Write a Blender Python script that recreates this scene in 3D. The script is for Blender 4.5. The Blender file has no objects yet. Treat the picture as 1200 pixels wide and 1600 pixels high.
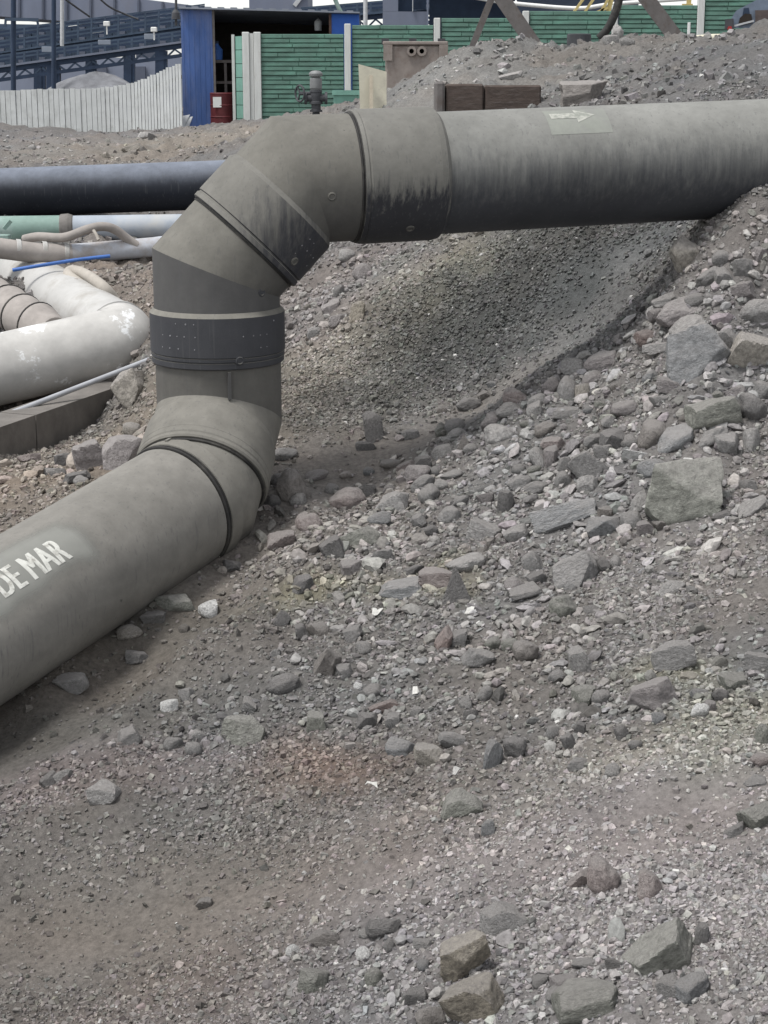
import bpy, bmesh, math, random
import numpy as np
from mathutils import Vector, Matrix, Euler

# ---------------------------------------------------------------- camera, sky, sun, exposure
SC = bpy.context.scene
COL = SC.collection
EYE = 2.6
F = 2700.0                       # focal length in photograph pixels (1200 x 1600)
PITCH = math.radians(13.94)
cd = bpy.data.cameras.new('camera'); cam = bpy.data.objects.new('camera', cd); COL.objects.link(cam)
cam.location = (0, 0, EYE); cam.rotation_euler = (math.pi/2 - PITCH, 0, 0)
cd.sensor_fit = 'VERTICAL'; cd.sensor_height = 36.0; cd.lens = F/1600*36.0
cd.clip_start = 0.05; cd.clip_end = 2000
SC.camera = cam

SUN_EL, SUN_AZ = math.radians(66), math.radians(-118)      # azimuth from +Y towards +X
wd = bpy.data.worlds.new('World'); SC.world = wd; wd.use_nodes = True
nt = wd.node_tree; nt.nodes.clear()
sky = nt.nodes.new('ShaderNodeTexSky'); sky.sky_type = 'NISHITA'; sky.sun_disc = False
sky.sun_elevation = SUN_EL; sky.sun_rotation = SUN_AZ
sky.air_density = 1.0; sky.dust_density = 1.0; sky.ozone_density = 1.0
hs = nt.nodes.new('ShaderNodeHueSaturation'); hs.inputs['Saturation'].default_value = 0.16
bgn = nt.nodes.new('ShaderNodeBackground'); bgn.inputs['Strength'].default_value = 0.098
out = nt.nodes.new('ShaderNodeOutputWorld')
nt.links.new(sky.outputs[0], hs.inputs['Color']); nt.links.new(hs.outputs[0], bgn.inputs['Color'])
nt.links.new(bgn.outputs[0], out.inputs['Surface'])
sl = bpy.data.lights.new('sun', 'SUN'); sl.energy = 1.5; sl.angle = math.radians(15); sl.color = (1.0, 0.978, 0.95)
so = bpy.data.objects.new('sun', sl); COL.objects.link(so)
sd = Vector((math.sin(SUN_AZ)*math.cos(SUN_EL), math.cos(SUN_AZ)*math.cos(SUN_EL), math.sin(SUN_EL)))
so.rotation_euler = sd.to_track_quat('Z', 'Y').to_euler(); so.location = (-8, 5, 20)
vs = SC.view_settings; vs.view_transform = 'Standard'; vs.look = 'None'; vs.gamma = 1.0
vs.use_curve_mapping = False; vs.exposure = 1.14

rng = np.random.default_rng(7)
random.seed(7)
cp, sp = math.cos(PITCH), math.sin(PITCH)

# ---------------------------------------------------------------- helpers
def ray(px, py):
    a = (px-600)/F; b = (800-py)/F
    return np.array([a, cp + b*sp, -sp + b*cp])
def W(px, py, Y):
    """world point that stands at ground distance Y in the direction of a photograph pixel"""
    d = ray(px, py); t = Y/d[1]
    return Vector((d[0]*t, Y, EYE + d[2]*t))
def depth_of(p):
    return (p[1]*cp - (p[2]-EYE)*sp)
def ppm(Y, py=300):              # pixels per metre at distance Y
    return F/depth_of(W(600, py, Y))

def tag(o, label=None, cat=None, group=None, kind=None):
    if label: o['label'] = label
    if cat: o['category'] = cat
    if group: o['group'] = group
    if kind or cat: o["kind"] = kind or "thing"
    return o
def empty(name, loc, label=None, cat=None, group=None):
    o = bpy.data.objects.new(name, None); COL.objects.link(o); o.location = loc
    o.empty_display_size = 0.1
    return tag(o, label, cat, group)
def origin(o):
    v = Vector((0, 0, 0))
    while o is not None:
        v += o.location; o = o.parent
    return v

class MB:
    def __init__(self): self.v = []; self.f = []; self.sm = []
    def add(self, vs_, fs_, smooth=False):
        n = len(self.v); self.v += [tuple(p) for p in vs_]
        for q in fs_:
            self.f.append(tuple(i+n for i in q)); self.sm.append(smooth)
        return self
    def hexa(self, p):           # 8 corners: bottom 4 ccw, top 4 ccw
        return self.add(p, [(3,2,1,0),(4,5,6,7),(0,1,5,4),(1,2,6,5),(2,3,7,6),(3,0,4,7)])
    def box(self, x0, x1, y0, y1, z0, z1, c=0.0):
        if c <= 0:
            return self.hexa([(x0,y0,z0),(x1,y0,z0),(x1,y1,z0),(x0,y1,z0),(x0,y0,z1),(x1,y0,z1),(x1,y1,z1),(x0,y1,z1)])
        bm = bmesh.new(); bmesh.ops.create_cube(bm, size=1)
        for v in bm.verts: v.co = ((x0+x1)/2+v.co.x*(x1-x0), (y0+y1)/2+v.co.y*(y1-y0), (z0+z1)/2+v.co.z*(z1-z0))
        bmesh.ops.bevel(bm, geom=bm.edges[:], offset=c, segments=1, affect='EDGES')
        bm.verts.index_update()
        self.add([v.co[:] for v in bm.verts], [[v.index for v in f.verts] for f in bm.faces]); bm.free(); return self
    def bar(self, a, b, w, h=None, up=(0,0,1)):
        a = Vector(a); b = Vector(b); h = w if h is None else h
        d = (b-a).normalized(); u = Vector(up)
        if abs(d.dot(u)) > .95: u = Vector((0,1,0))
        s = d.cross(u).normalized(); u = s.cross(d).normalized()
        s *= w/2; u *= h/2
        return self.hexa([a-s-u, a+s-u, b+s-u, b-s-u, a-s+u, a+s+u, b+s+u, b-s+u])
    def tube(self, pts, r, n=12, cap=True, smooth=True, rfun=None):
        pts = [Vector(p) for p in pts]; rings = []
        t0 = (pts[1]-pts[0]).normalized(); u = Vector((0,0,1)) if abs(t0.z) < .9 else Vector((0,1,0))
        s = t0.cross(u).normalized(); u = s.cross(t0)
        base = len(self.v); vv = []
        for i, p in enumerate(pts):
            if i == 0: t = t0
            elif i == len(pts)-1: t = (pts[-1]-pts[-2]).normalized()
            else: t = ((pts[i+1]-p).normalized() + (p-pts[i-1]).normalized()).normalized()
            s = (s - t*s.dot(t)).normalized(); u = s.cross(t)
            rr = r if rfun is None else rfun(i/(len(pts)-1))
            for k in range(n):
                a = 2*math.pi*k/n; vv.append(p + s*(math.cos(a)*rr) + u*(math.sin(a)*rr))
        ff = []
        for i in range(len(pts)-1):
            for k in range(n):
                k2 = (k+1) % n; ff.append((i*n+k, i*n+k2, (i+1)*n+k2, (i+1)*n+k))
        self.add(vv, ff, smooth)
        if cap:
            m = (len(pts)-1)*n
            self.add([vv[k] for k in range(n)], [tuple(range(n))]); self.add([vv[m+k] for k in range(n)], [tuple(reversed(range(n)))])
        return self
    def lathe(self, A, d, prof, n=64, smooth=True):
        """profile (s, r) turned about the axis through A with direction d"""
        A = Vector(A); d = Vector(d).normalized(); u = Vector((0,0,1)) if abs(d.z) < .9 else Vector((0,1,0))
        e1 = d.cross(u).normalized(); e2 = e1.cross(d)
        for j in range(len(prof)-1):
            (s0, r0), (s1, r1) = prof[j], prof[j+1]
            vv = []; ff = []
            for k in range(n):
                a = 2*math.pi*k/n; q = e1*math.cos(a) + e2*math.sin(a)
                vv += [A + d*s0 + q*r0, A + d*s1 + q*r1]
            for k in range(n):
                k2 = (k+1) % n; ff.append((2*k, 2*k2, 2*k2+1, 2*k+1))
            self.add(vv, ff, smooth)
        return self
    def build(self, name, mat, parent=None, weld=False):
        me = bpy.data.meshes.new(name)
        if parent is not None: o0 = origin(parent)
        else:
            a = np.array([tuple(p) for p in self.v]); o0 = Vector(((a[:,0].min()+a[:,0].max())/2, (a[:,1].min()+a[:,1].max())/2, a[:,2].min()))
        me.from_pydata([(p[0]-o0.x, p[1]-o0.y, p[2]-o0.z) for p in self.v], [], self.f)
        me.polygons.foreach_set('use_smooth', self.sm)
        if weld:
            bm = bmesh.new(); bm.from_mesh(me); bmesh.ops.remove_doubles(bm, verts=bm.verts, dist=1e-5); bm.to_mesh(me); bm.free()
        me.materials.append(mat); me.update()
        o = bpy.data.objects.new(name, me); COL.objects.link(o)
        if parent is not None: o.parent = parent
        else: o.location = o0
        return o

def lattice(seed):
    r = np.random.default_rng(seed); return r.random((256, 256))*2-1
_LT = [lattice(s) for s in range(8)]
def vnoise(x, y, k=0):
    xi = np.floor(x).astype(int); yi = np.floor(y).astype(int); fx = x-xi; fy = y-yi
    fx = fx*fx*fx*(fx*(fx*6-15)+10); fy = fy*fy*fy*(fy*(fy*6-15)+10); T = _LT[k % 8]
    a = T[xi & 255, yi & 255]; b = T[(xi+1) & 255, yi & 255]; c = T[xi & 255, (yi+1) & 255]; d = T[(xi+1) & 255, (yi+1) & 255]
    return (a*(1-fx)+b*fx)*(1-fy) + (c*(1-fx)+d*fx)*fy
def fbm(x, y, f, octs, k=0, gain=.5):
    s = 0; a = 1.0
    for i in range(octs):
        s = s + a*vnoise(x*f+i*17.3, y*f+i*9.1, k+i); f *= 2.03; a *= gain
    return s

# ---------------------------------------------------------------- materials
MATS = {}
def newmat(name):
    m = bpy.data.materials.new(name); m.use_nodes = True; n = m.node_tree; b = n.nodes['Principled BSDF']
    MATS[name] = m; return m, n, b
def mk(n, t, **kw):
    x = n.nodes.new(t)
    for k, v in kw.items():
        if k in x.inputs: x.inputs[k].default_value = v
        else: setattr(x, k, v)
    return x
def plain(name, col, rough=.8, var=.25, scale=8.0, bump=.15, bscale=40.0, metal=0.0, grime=None, stretch=None, gscale=3.0, gth=(.5,.7), spec=.3):
    """painted / dusty / rusty surface: two noises vary the colour, a third gives fine relief"""
    m, n, b = newmat(name); L = n.links.new
    tc = mk(n, 'ShaderNodeTexCoord'); src = tc.outputs['Object']
    if stretch:
        mp = mk(n, 'ShaderNodeMapping'); mp.inputs['Scale'].default_value = stretch; L(src, mp.inputs['Vector']); src = mp.outputs[0]
    n1 = mk(n, 'ShaderNodeTexNoise', Scale=scale, Detail=8.0, Roughness=.65); L(src, n1.inputs['Vector'])
    r = mk(n, 'ShaderNodeMapRange'); r.inputs['From Min'].default_value = .3; r.inputs['From Max'].default_value = .7
    r.inputs['To Min'].default_value = 1-var; r.inputs['To Max'].default_value = 1+var; L(n1.outputs['Fac'], r.inputs['Value'])
    mul = mk(n, 'ShaderNodeMix'); mul.data_type = 'RGBA'; mul.blend_type = 'MULTIPLY'; mul.inputs[0].default_value = 1
    cr = mk(n, 'ShaderNodeCombineColor')
    for c in ('Red','Green','Blue'): L(r.outputs[0], cr.inputs[c])
    last = [o for o in mul.outputs if o.type == 'RGBA'][0]
    ins = [i for i in mul.inputs if i.type == 'RGBA']; ins[0].default_value = (*col, 1); L(cr.outputs[0], ins[1])
    if grime:
        n2 = mk(n, 'ShaderNodeTexNoise', Scale=gscale, Detail=9.0, Roughness=.7); L(src, n2.inputs['Vector'])
        r2 = mk(n, 'ShaderNodeMapRange'); r2.inputs['From Min'].default_value = gth[0]; r2.inputs['From Max'].default_value = gth[1]; L(n2.outputs['Fac'], r2.inputs['Value'])
        mx = mk(n, 'ShaderNodeMix'); mx.data_type = 'RGBA'; ii = [i for i in mx.inputs if i.type == 'RGBA']
        L(r2.outputs[0], mx.inputs[0]); L(last, ii[0]); ii[1].default_value = (*grime, 1); last = [o for o in mx.outputs if o.type == 'RGBA'][0]
    L(last, b.inputs['Base Color']); b.inputs['Roughness'].default_value = rough; b.inputs['Metallic'].default_value = metal
    b.inputs['Specular IOR Level'].default_value = spec
    if bump > 0:
        n3 = mk(n, 'ShaderNodeTexNoise', Scale=bscale, Detail=6.0, Roughness=.6); L(src, n3.inputs['Vector'])
        bp = mk(n, 'ShaderNodeBump', Strength=bump, Distance=.01); L(n3.outputs['Fac'], bp.inputs['Height']); L(bp.outputs[0], b.inputs['Normal'])
    return m
def rgba_in(x): return [i for i in x.inputs if i.type == 'RGBA']
def rgba_out(x): return [o for o in x.outputs if o.type == 'RGBA'][0]

def dusty_pipe(name, lo, hi, plastic=(.022,.025,.034), dust=(.235,.228,.20), amt=1.0, streak=.35, base=.25, axis_streak=True):
    """black plastic pipe; dust settles where the wall faces up, thin film and run marks below"""
    m, n, b = newmat(name); L = n.links.new
    g = mk(n, 'ShaderNodeNewGeometry'); sx = mk(n, 'ShaderNodeSeparateXYZ'); L(g.outputs['Normal'], sx.inputs[0])
    tc = mk(n, 'ShaderNodeTexCoord')
    n1 = mk(n, 'ShaderNodeTexNoise', Scale=3.0, Detail=8.0, Roughness=.62); L(tc.outputs['Object'], n1.inputs['Vector'])
    mp = mk(n, 'ShaderNodeMapping'); mp.inputs['Scale'].default_value = (34, 34, 3.2); L(tc.outputs['Object'], mp.inputs['Vector'])
    n2 = mk(n, 'ShaderNodeTexNoise', Scale=1.0, Detail=7.0, Roughness=.7); L(mp.outputs[0], n2.inputs['Vector'])
    a1 = mk(n, 'ShaderNodeMath', operation='MULTIPLY_ADD'); L(n1.outputs['Fac'], a1.inputs[0]); a1.inputs[1].default_value = .5; a1.inputs[2].default_value = -.25
    a2 = mk(n, 'ShaderNodeMath', operation='MULTIPLY_ADD'); L(n2.outputs['Fac'], a2.inputs[0]); a2.inputs[1].default_value = streak*2; a2.inputs[2].default_value = -streak
    s1 = mk(n, 'ShaderNodeMath', operation='ADD'); L(sx.outputs['Z'], s1.inputs[0]); L(a1.outputs[0], s1.inputs[1])
    s2 = mk(n, 'ShaderNodeMath', operation='ADD'); L(s1.outputs[0], s2.inputs[0]); L(a2.outputs[0], s2.inputs[1])
    r = mk(n, 'ShaderNodeMapRange', interpolation_type='SMOOTHSTEP'); r.inputs['From Min'].default_value = lo; r.inputs['From Max'].default_value = hi
    r.inputs['To Min'].default_value = base; r.inputs['To Max'].default_value = amt; L(s2.outputs[0], r.inputs['Value'])
    n4 = mk(n, 'ShaderNodeTexNoise', Scale=14.0, Detail=9.0, Roughness=.7); L(tc.outputs['Object'], n4.inputs['Vector'])
    cr = mk(n, 'ShaderNodeValToRGB'); cr.color_ramp.elements[0].position = .3; cr.color_ramp.elements[1].position = .72
    cr.color_ramp.elements[0].color = (*[c*.88 for c in dust], 1); cr.color_ramp.elements[1].color = (*[min(1, c*1.10) for c in dust], 1)
    L(n4.outputs['Fac'], cr.inputs[0])
    mx = mk(n, 'ShaderNodeMix'); mx.data_type = 'RGBA'; L(r.outputs[0], mx.inputs[0])
    rgba_in(mx)[0].default_value = (*plastic, 1); L(cr.outputs[0], rgba_in(mx)[1]); 
    # small knocks and scuffs where dust was rubbed off
    vo = mk(n, 'ShaderNodeTexNoise', Scale=22.0, Detail=3.0, Roughness=.5); L(tc.outputs['Object'], vo.inputs['Vector'])
    rv = mk(n, 'ShaderNodeMapRange'); rv.inputs['From Min'].default_value = .735; rv.inputs['From Max'].default_value = .77; rv.inputs['To Max'].default_value = .6; L(vo.outputs['Fac'], rv.inputs['Value'])
    m2 = mk(n, 'ShaderNodeMix'); m2.data_type = 'RGBA'; L(rv.outputs[0], m2.inputs[0]); L(rgba_out(mx), rgba_in(m2)[0]); rgba_in(m2)[1].default_value = (.05,.05,.05,1)
    n6 = mk(n, 'ShaderNodeTexNoise', Scale=1.7, Detail=12.0, Roughness=.72); L(tc.outputs['Object'], n6.inputs['Vector'])
    r6 = mk(n, 'ShaderNodeMapRange'); r6.inputs['From Min'].default_value = .33; r6.inputs['From Max'].default_value = .67; r6.inputs['To Min'].default_value = .80; r6.inputs['To Max'].default_value = 1.16; L(n6.outputs['Fac'], r6.inputs['Value'])
    v6 = mk(n, 'ShaderNodeVectorMath', operation='SCALE'); L(rgba_out(m2), v6.inputs[0]); L(r6.outputs[0], v6.inputs['Scale'])
    # dried mud splashes
    n7 = mk(n, 'ShaderNodeTexVoronoi', Scale=16.0); L(tc.outputs['Object'], n7.inputs['Vector'])
    n8 = mk(n, 'ShaderNodeTexNoise', Scale=5.0, Detail=2.0); L(tc.outputs['Object'], n8.inputs['Vector'])
    t8 = mk(n, 'ShaderNodeMapRange'); t8.inputs['From Min'].default_value = .5; t8.inputs['From Max'].default_value = .75; t8.inputs['To Max'].default_value = .11; L(n8.outputs['Fac'], t8.inputs['Value'])
    lt = mk(n, 'ShaderNodeMath', operation='LESS_THAN'); L(n7.outputs['Distance'], lt.inputs[0]); L(t8.outputs[0], lt.inputs[1])
    fm = mk(n, 'ShaderNodeMath', operation='MULTIPLY'); L(lt.outputs[0], fm.inputs[0]); fm.inputs[1].default_value = .35
    m7 = mk(n, 'ShaderNodeMix'); m7.data_type = 'RGBA'; L(fm.outputs[0], m7.inputs[0]); L(v6.outputs[0], rgba_in(m7)[0]); rgba_in(m7)[1].default_value = (.10,.092,.08,1)
    # long hairline scratches round and along the wall
    last = rgba_out(m7)
    for rot, lo_ in (((.3,.5,.2), .655), ((1.2,.2,1.0), .665)):
        ms = mk(n, 'ShaderNodeMapping'); ms.inputs['Scale'].default_value = (60, 60, 1.6); ms.inputs['Rotation'].default_value = rot; L(tc.outputs['Object'], ms.inputs['Vector'])
        ns = mk(n, 'ShaderNodeTexNoise', Scale=1.0, Detail=2.0); L(ms.outputs[0], ns.inputs['Vector'])
        rs = mk(n, 'ShaderNodeMapRange'); rs.inputs['From Min'].default_value = lo_; rs.inputs['From Max'].default_value = lo_+.03; rs.inputs['To Max'].default_value = .28; L(ns.outputs['Fac'], rs.inputs['Value'])
        mz = mk(n, 'ShaderNodeMix'); mz.data_type = 'RGBA'; L(rs.outputs[0], mz.inputs[0]); L(last, rgba_in(mz)[0]); rgba_in(mz)[1].default_value = (.09,.09,.092,1); last = rgba_out(mz)
    L(last, b.inputs['Base Color'])
    rr = mk(n, 'ShaderNodeMapRange'); rr.inputs['To Min'].default_value = .5; rr.inputs['To Max'].default_value = .95; L(r.outputs[0], rr.inputs['Value']); L(rr.outputs[0], b.inputs['Roughness'])
    b.inputs['Specular IOR Level'].default_value = .25
    n3 = mk(n, 'ShaderNodeTexNoise', Scale=120.0, Detail=4.0); L(tc.outputs['Object'], n3.inputs['Vector'])
    bp = mk(n, 'ShaderNodeBump', Strength=.06, Distance=.01); L(n3.outputs['Fac'], bp.inputs['Height']); L(bp.outputs[0], b.inputs['Normal'])
    return m

def stone(name, col, col2=None, scale=9.0, attr=False, bump=.5, bscale=30.0, dust=.0):
    m, n, b = newmat(name); L = n.links.new
    tc = mk(n, 'ShaderNodeTexCoord'); oi = mk(n, 'ShaderNodeObjectInfo')
    ad = mk(n, 'ShaderNodeVectorMath', operation='MULTIPLY_ADD'); L(oi.outputs['Random'], ad.inputs[0]); ad.inputs[1].default_value = (37, 53, 71); L(tc.outputs['Object'], ad.inputs[2])
    src = ad.outputs[0]
    n1 = mk(n, 'ShaderNodeTexNoise', Scale=scale, Detail=10.0, Roughness=.68); L(src, n1.inputs['Vector'])
    if attr:
        at = mk(n, 'ShaderNodeAttribute'); at.attribute_name = 'Col'
        r = mk(n, 'ShaderNodeMapRange'); r.inputs['From Min'].default_value = .3; r.inputs['From Max'].default_value = .7; r.inputs['To Min'].default_value = .66; r.inputs['To Max'].default_value = 1.34
        L(n1.outputs['Fac'], r.inputs['Value']); vm = mk(n, 'ShaderNodeVectorMath', operation='SCALE'); L(at.outputs['Color'], vm.inputs[0]); L(r.outputs[0], vm.inputs['Scale'])
        last = vm.outputs[0]
    else:
        c2 = col2 or tuple(c*.62 for c in col)
        cr = mk(n, 'ShaderNodeValToRGB'); e = cr.color_ramp.elements; e[0].position = .34; e[1].position = .66
        e[0].color = (*c2, 1); e[1].color = (*[c*1.12 for c in col], 1); L(n1.outputs['Fac'], cr.inputs[0])
        mr = mk(n, 'ShaderNodeMapRange'); mr.inputs['To Min'].default_value = .84; mr.inputs['To Max'].default_value = 1.16; L(oi.outputs['Random'], mr.inputs['Value'])
        vm = mk(n, 'ShaderNodeVectorMath', operation='SCALE'); L(cr.outputs[0], vm.inputs[0]); L(mr.outputs[0], vm.inputs['Scale']); last = vm.outputs[0]
        # fine mineral specks
        n5 = mk(n, 'ShaderNodeTexNoise', Scale=110.0, Detail=2.0); L(src, n5.inputs['Vector'])
        r5 = mk(n, 'ShaderNodeMapRange'); r5.inputs['From Min'].default_value = .3; r5.inputs['From Max'].default_value = .7; r5.inputs['To Min'].default_value = .78; r5.inputs['To Max'].default_value = 1.22; L(n5.outputs['Fac'], r5.inputs['Value'])
        v5 = mk(n, 'ShaderNodeVectorMath', operation='SCALE'); L(last, v5.inputs[0]); L(r5.outputs[0], v5.inputs['Scale']); last = v5.outputs[0]
    if dust > 0:        # dust lies on whatever faces up
        g = mk(n, 'ShaderNodeNewGeometry'); sz = mk(n, 'ShaderNodeSeparateXYZ'); L(g.outputs['Normal'], sz.inputs[0])
        nd = mk(n, 'ShaderNodeTexNoise', Scale=25.0, Detail=6.0, Roughness=.7); L(src, nd.inputs['Vector'])
        aa = mk(n, 'ShaderNodeMath', operation='MULTIPLY_ADD'); L(nd.outputs['Fac'], aa.inputs[0]); aa.inputs[1].default_value = .9; L(sz.outputs['Z'], aa.inputs[2])
        rd = mk(n, 'ShaderNodeMapRange', interpolation_type='SMOOTHSTEP'); rd.inputs['From Min'].default_value = .45; rd.inputs['From Max'].default_value = 1.35; rd.inputs['To Max'].default_value = dust; L(aa.outputs[0], rd.inputs['Value'])
        md = mk(n, 'ShaderNodeMix'); md.data_type = 'RGBA'; L(rd.outputs[0], md.inputs[0]); L(last, rgba_in(md)[0]); rgba_in(md)[1].default_value = (.325,.305,.29,1); last = rgba_out(md)
    L(last, b.inputs['Base Color']); b.inputs['Roughness'].default_value = .92; b.inputs['Specular IOR Level'].default_value = .2
    n3 = mk(n, 'ShaderNodeTexNoise', Scale=bscale, Detail=9.0, Roughness=.7); L(src, n3.inputs['Vector'])
    bp = mk(n, 'ShaderNodeBump', Strength=bump, Distance=.02); L(n3.outputs['Fac'], bp.inputs['Height']); L(bp.outputs[0], b.inputs['Normal'])
    return m

M_ground = stone('ground_soil', None, attr=True, scale=40.0, bump=.8, bscale=70.0)
M_gravel = stone('gravel_chips', None, attr=True, scale=60.0, bump=.3, bscale=90.0)
def _st(k, c, c2=None, dust=.62):
    c = tuple(x*1.38 for x in c); g = sum(c)/3; c = tuple(g+(x-g)*.62 for x in c); c2 = c2 and tuple(sum(c2)/3+(x-sum(c2)/3)*.62 for x in c2)
    return stone('stone_'+k, c, c2, dust=dust, bump=1.0, bscale=14.0)
STONE = {
 'grey': _st('grey', (.215,.207,.199)), 'dark': _st('dark', (.13,.124,.12), dust=.45), 'pale': _st('pale', (.32,.305,.29), (.22,.21,.2)),
 'mauve': _st('mauve', (.235,.207,.202)), 'pink': _st('pink', (.30,.24,.22), (.22,.17,.16)), 'brown': _st('brown', (.195,.172,.152)),
 'tan': _st('tan', (.34,.30,.245), (.22,.2,.165)), 'green': _st('green', (.215,.218,.18), (.15,.152,.125), .5), 'blue': _st('bluegrey', (.205,.21,.214)),
 'ochre': _st('ochre', (.30,.255,.18), (.19,.16,.12), .5), 'red': _st('red', (.225,.16,.14), (.13,.09,.08), .4), 'white': _st('white', (.66,.65,.62), (.45,.44,.42), .15),
}
# ---------------------------------------------------------------- terrain
# heights known at places of the site: direction of view and ground distance
CTRL = [
 (-60,1700,4.3),(0,1600,4.75),(0,1350,5.75),(0,1110,6.85),(300,1600,4.6),(300,1300,5.72),(300,1100,6.75),(200,1010,7.3),(60,1062,7.0),
 (345,845,8.15),(260,925,7.6),(600,1600,4.4),(600,1300,5.35),(600,1100,6.35),(600,950,7.2),(450,830,8.15),(450,760,8.65),(600,720,9.0),
 (900,1600,4.15),(900,1300,5.0),(900,1000,6.45),(900,800,7.6),(900,650,8.4),(1200,1600,3.9),(1200,1200,5.15),(1200,900,6.55),(1200,650,7.85),(1200,430,8.6),(1200,318,8.75),
 (1280,1600,3.8),(1280,1000,6.0),(750,628,9.55),(900,490,9.95),(1050,385,9.75),(1050,430,9.2),(700,690,8.9),(1000,490,9.0),(850,585,9.0),(1110,345,9.0),
 (450,650,9.6),(600,560,10.2),(750,450,10.5),(900,370,10.35),(550,480,10.9),(700,390,11.1),(500,420,12.0),(460,560,10.7),(650,378,11.5),
 # behind the horizontal pipe
 (800,165,16.0),(700,172,17.0),(1000,155,14.0),(1200,148,13.0),(1000,110,17.0),(900,78,20.0),(1000,58,20.5),(1200,46,18.0),(750,71,20.5),(1100,64,20),(650,135,19.0),(600,168,19.5),(820,120,18.0),
 (540,178,19.0),(440,215,19.0),(360,245,19.5),(560,300,14.5),(480,330,14.0),(800,300,13.0),(1000,265,12.0),(1200,235,11.3),
 (100,258,22.0),(250,235,27),(0,215,33.0),(180,214,34.5),(330,206,40.0),(385,193,39.5),(450,190,39.3),(540,162,39.0),(0,200,42),(170,211,41),(280,203,38.5),
 (0,310,16.5),(150,310,16.3),(300,330,16.0),(230,400,14.0),(200,455,12.9),(235,560,11.4),(0,430,13.6),(100,480,12.9),(20,640,11.9),(130,640,11.9),(100,705,10.25),(0,730,9.9),(30,800,9.0),(180,725,9.6),(200,640,10.9),
]
P = [W(*c) for c in CTRL]
P = [(p.x, p.y, p.z) for p in P]
def X(u, y, z): P.append((u*y, y, EYE+z))
for u, L_ in ((-.42, [(3.8,-2.8),(5.5,-2.85),(7,-2.7),(9,-2.3),(11,-2.0),(14,-1.6),(18,-1.1),(26,-1.05),(40,-1.1)]),
              (.42, [(3.4,-2.1),(5,-1.95),(6.5,-1.6),(8,-1.1),(9.5,-.4),(12,-.1),(15,.2),(19,.6),(26,.4),(40,.1)]),
              (-.2, [(55,-1.15),(75,-1.15)]), (.2, [(24.5,-.1),(30,-.5),(39,.25),(55,-.4),(75,-1)]), (.08, [(24.5,-.1),(30,-.4),(38.5,-.1),(55,-.7)]), (.03, [(25,-.4),(30,-.6)]), (0, [(75,-1.1)]), (0,[(2.9,-2.75)]), (.2,[(2.9,-2.35)]), (-.2,[(2.9,-2.85)])):
    for y, z in L_: X(u, y, z)
P = np.array(P)
def warp(x, y):
    y = np.maximum(y, 2.6); return np.clip(x/y, -.46, .46)*2.2, np.log(np.minimum(y, 90.0))
cu, cv = warp(P[:,0], P[:,1])
def kern(r2): return .5*r2*np.log(r2+1e-9)
_n = len(P); K = kern((cu[:,None]-cu[None])**2 + (cv[:,None]-cv[None])**2) + np.eye(_n)*4e-4
A_ = np.zeros((_n+3, _n+3)); A_[:_n,:_n] = K; A_[:_n,_n] = 1; A_[:_n,_n+1] = cu; A_[:_n,_n+2] = cv; A_[_n,:_n] = 1; A_[_n+1,:_n] = cu; A_[_n+2,:_n] = cv
WGT = np.linalg.solve(A_, np.concatenate([P[:,2], [0,0,0]]))
def H0(x, y):
    x = np.atleast_1d(np.asarray(x, float)); y = np.atleast_1d(np.asarray(y, float)); o = np.empty(x.size); xf = x.ravel(); yf = y.ravel()
    for i in range(0, xf.size, 40000):
        u, v = warp(xf[i:i+40000], yf[i:i+40000])
        k = kern((u[:,None]-cu[None])**2 + (v[:,None]-cv[None])**2)
        o[i:i+40000] = k @ WGT[:_n] + WGT[_n] + WGT[_n+1]*u + WGT[_n+2]*v
    return o.reshape(x.shape)
def hit(px, py):
    d = ray(px, py); Y = np.geomspace(2.8, 80, 900); t = Y/d[1]
    g = EYE + d[2]*t - H0(d[0]*t, Y)
    i = np.argmax(g < 0)
    if i == 0: i = len(Y)-1
    a = g[i-1]/(g[i-1]-g[i]+1e-12); y = Y[i-1] + a*(Y[i]-Y[i-1])
    return W(px, py, y)

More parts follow.
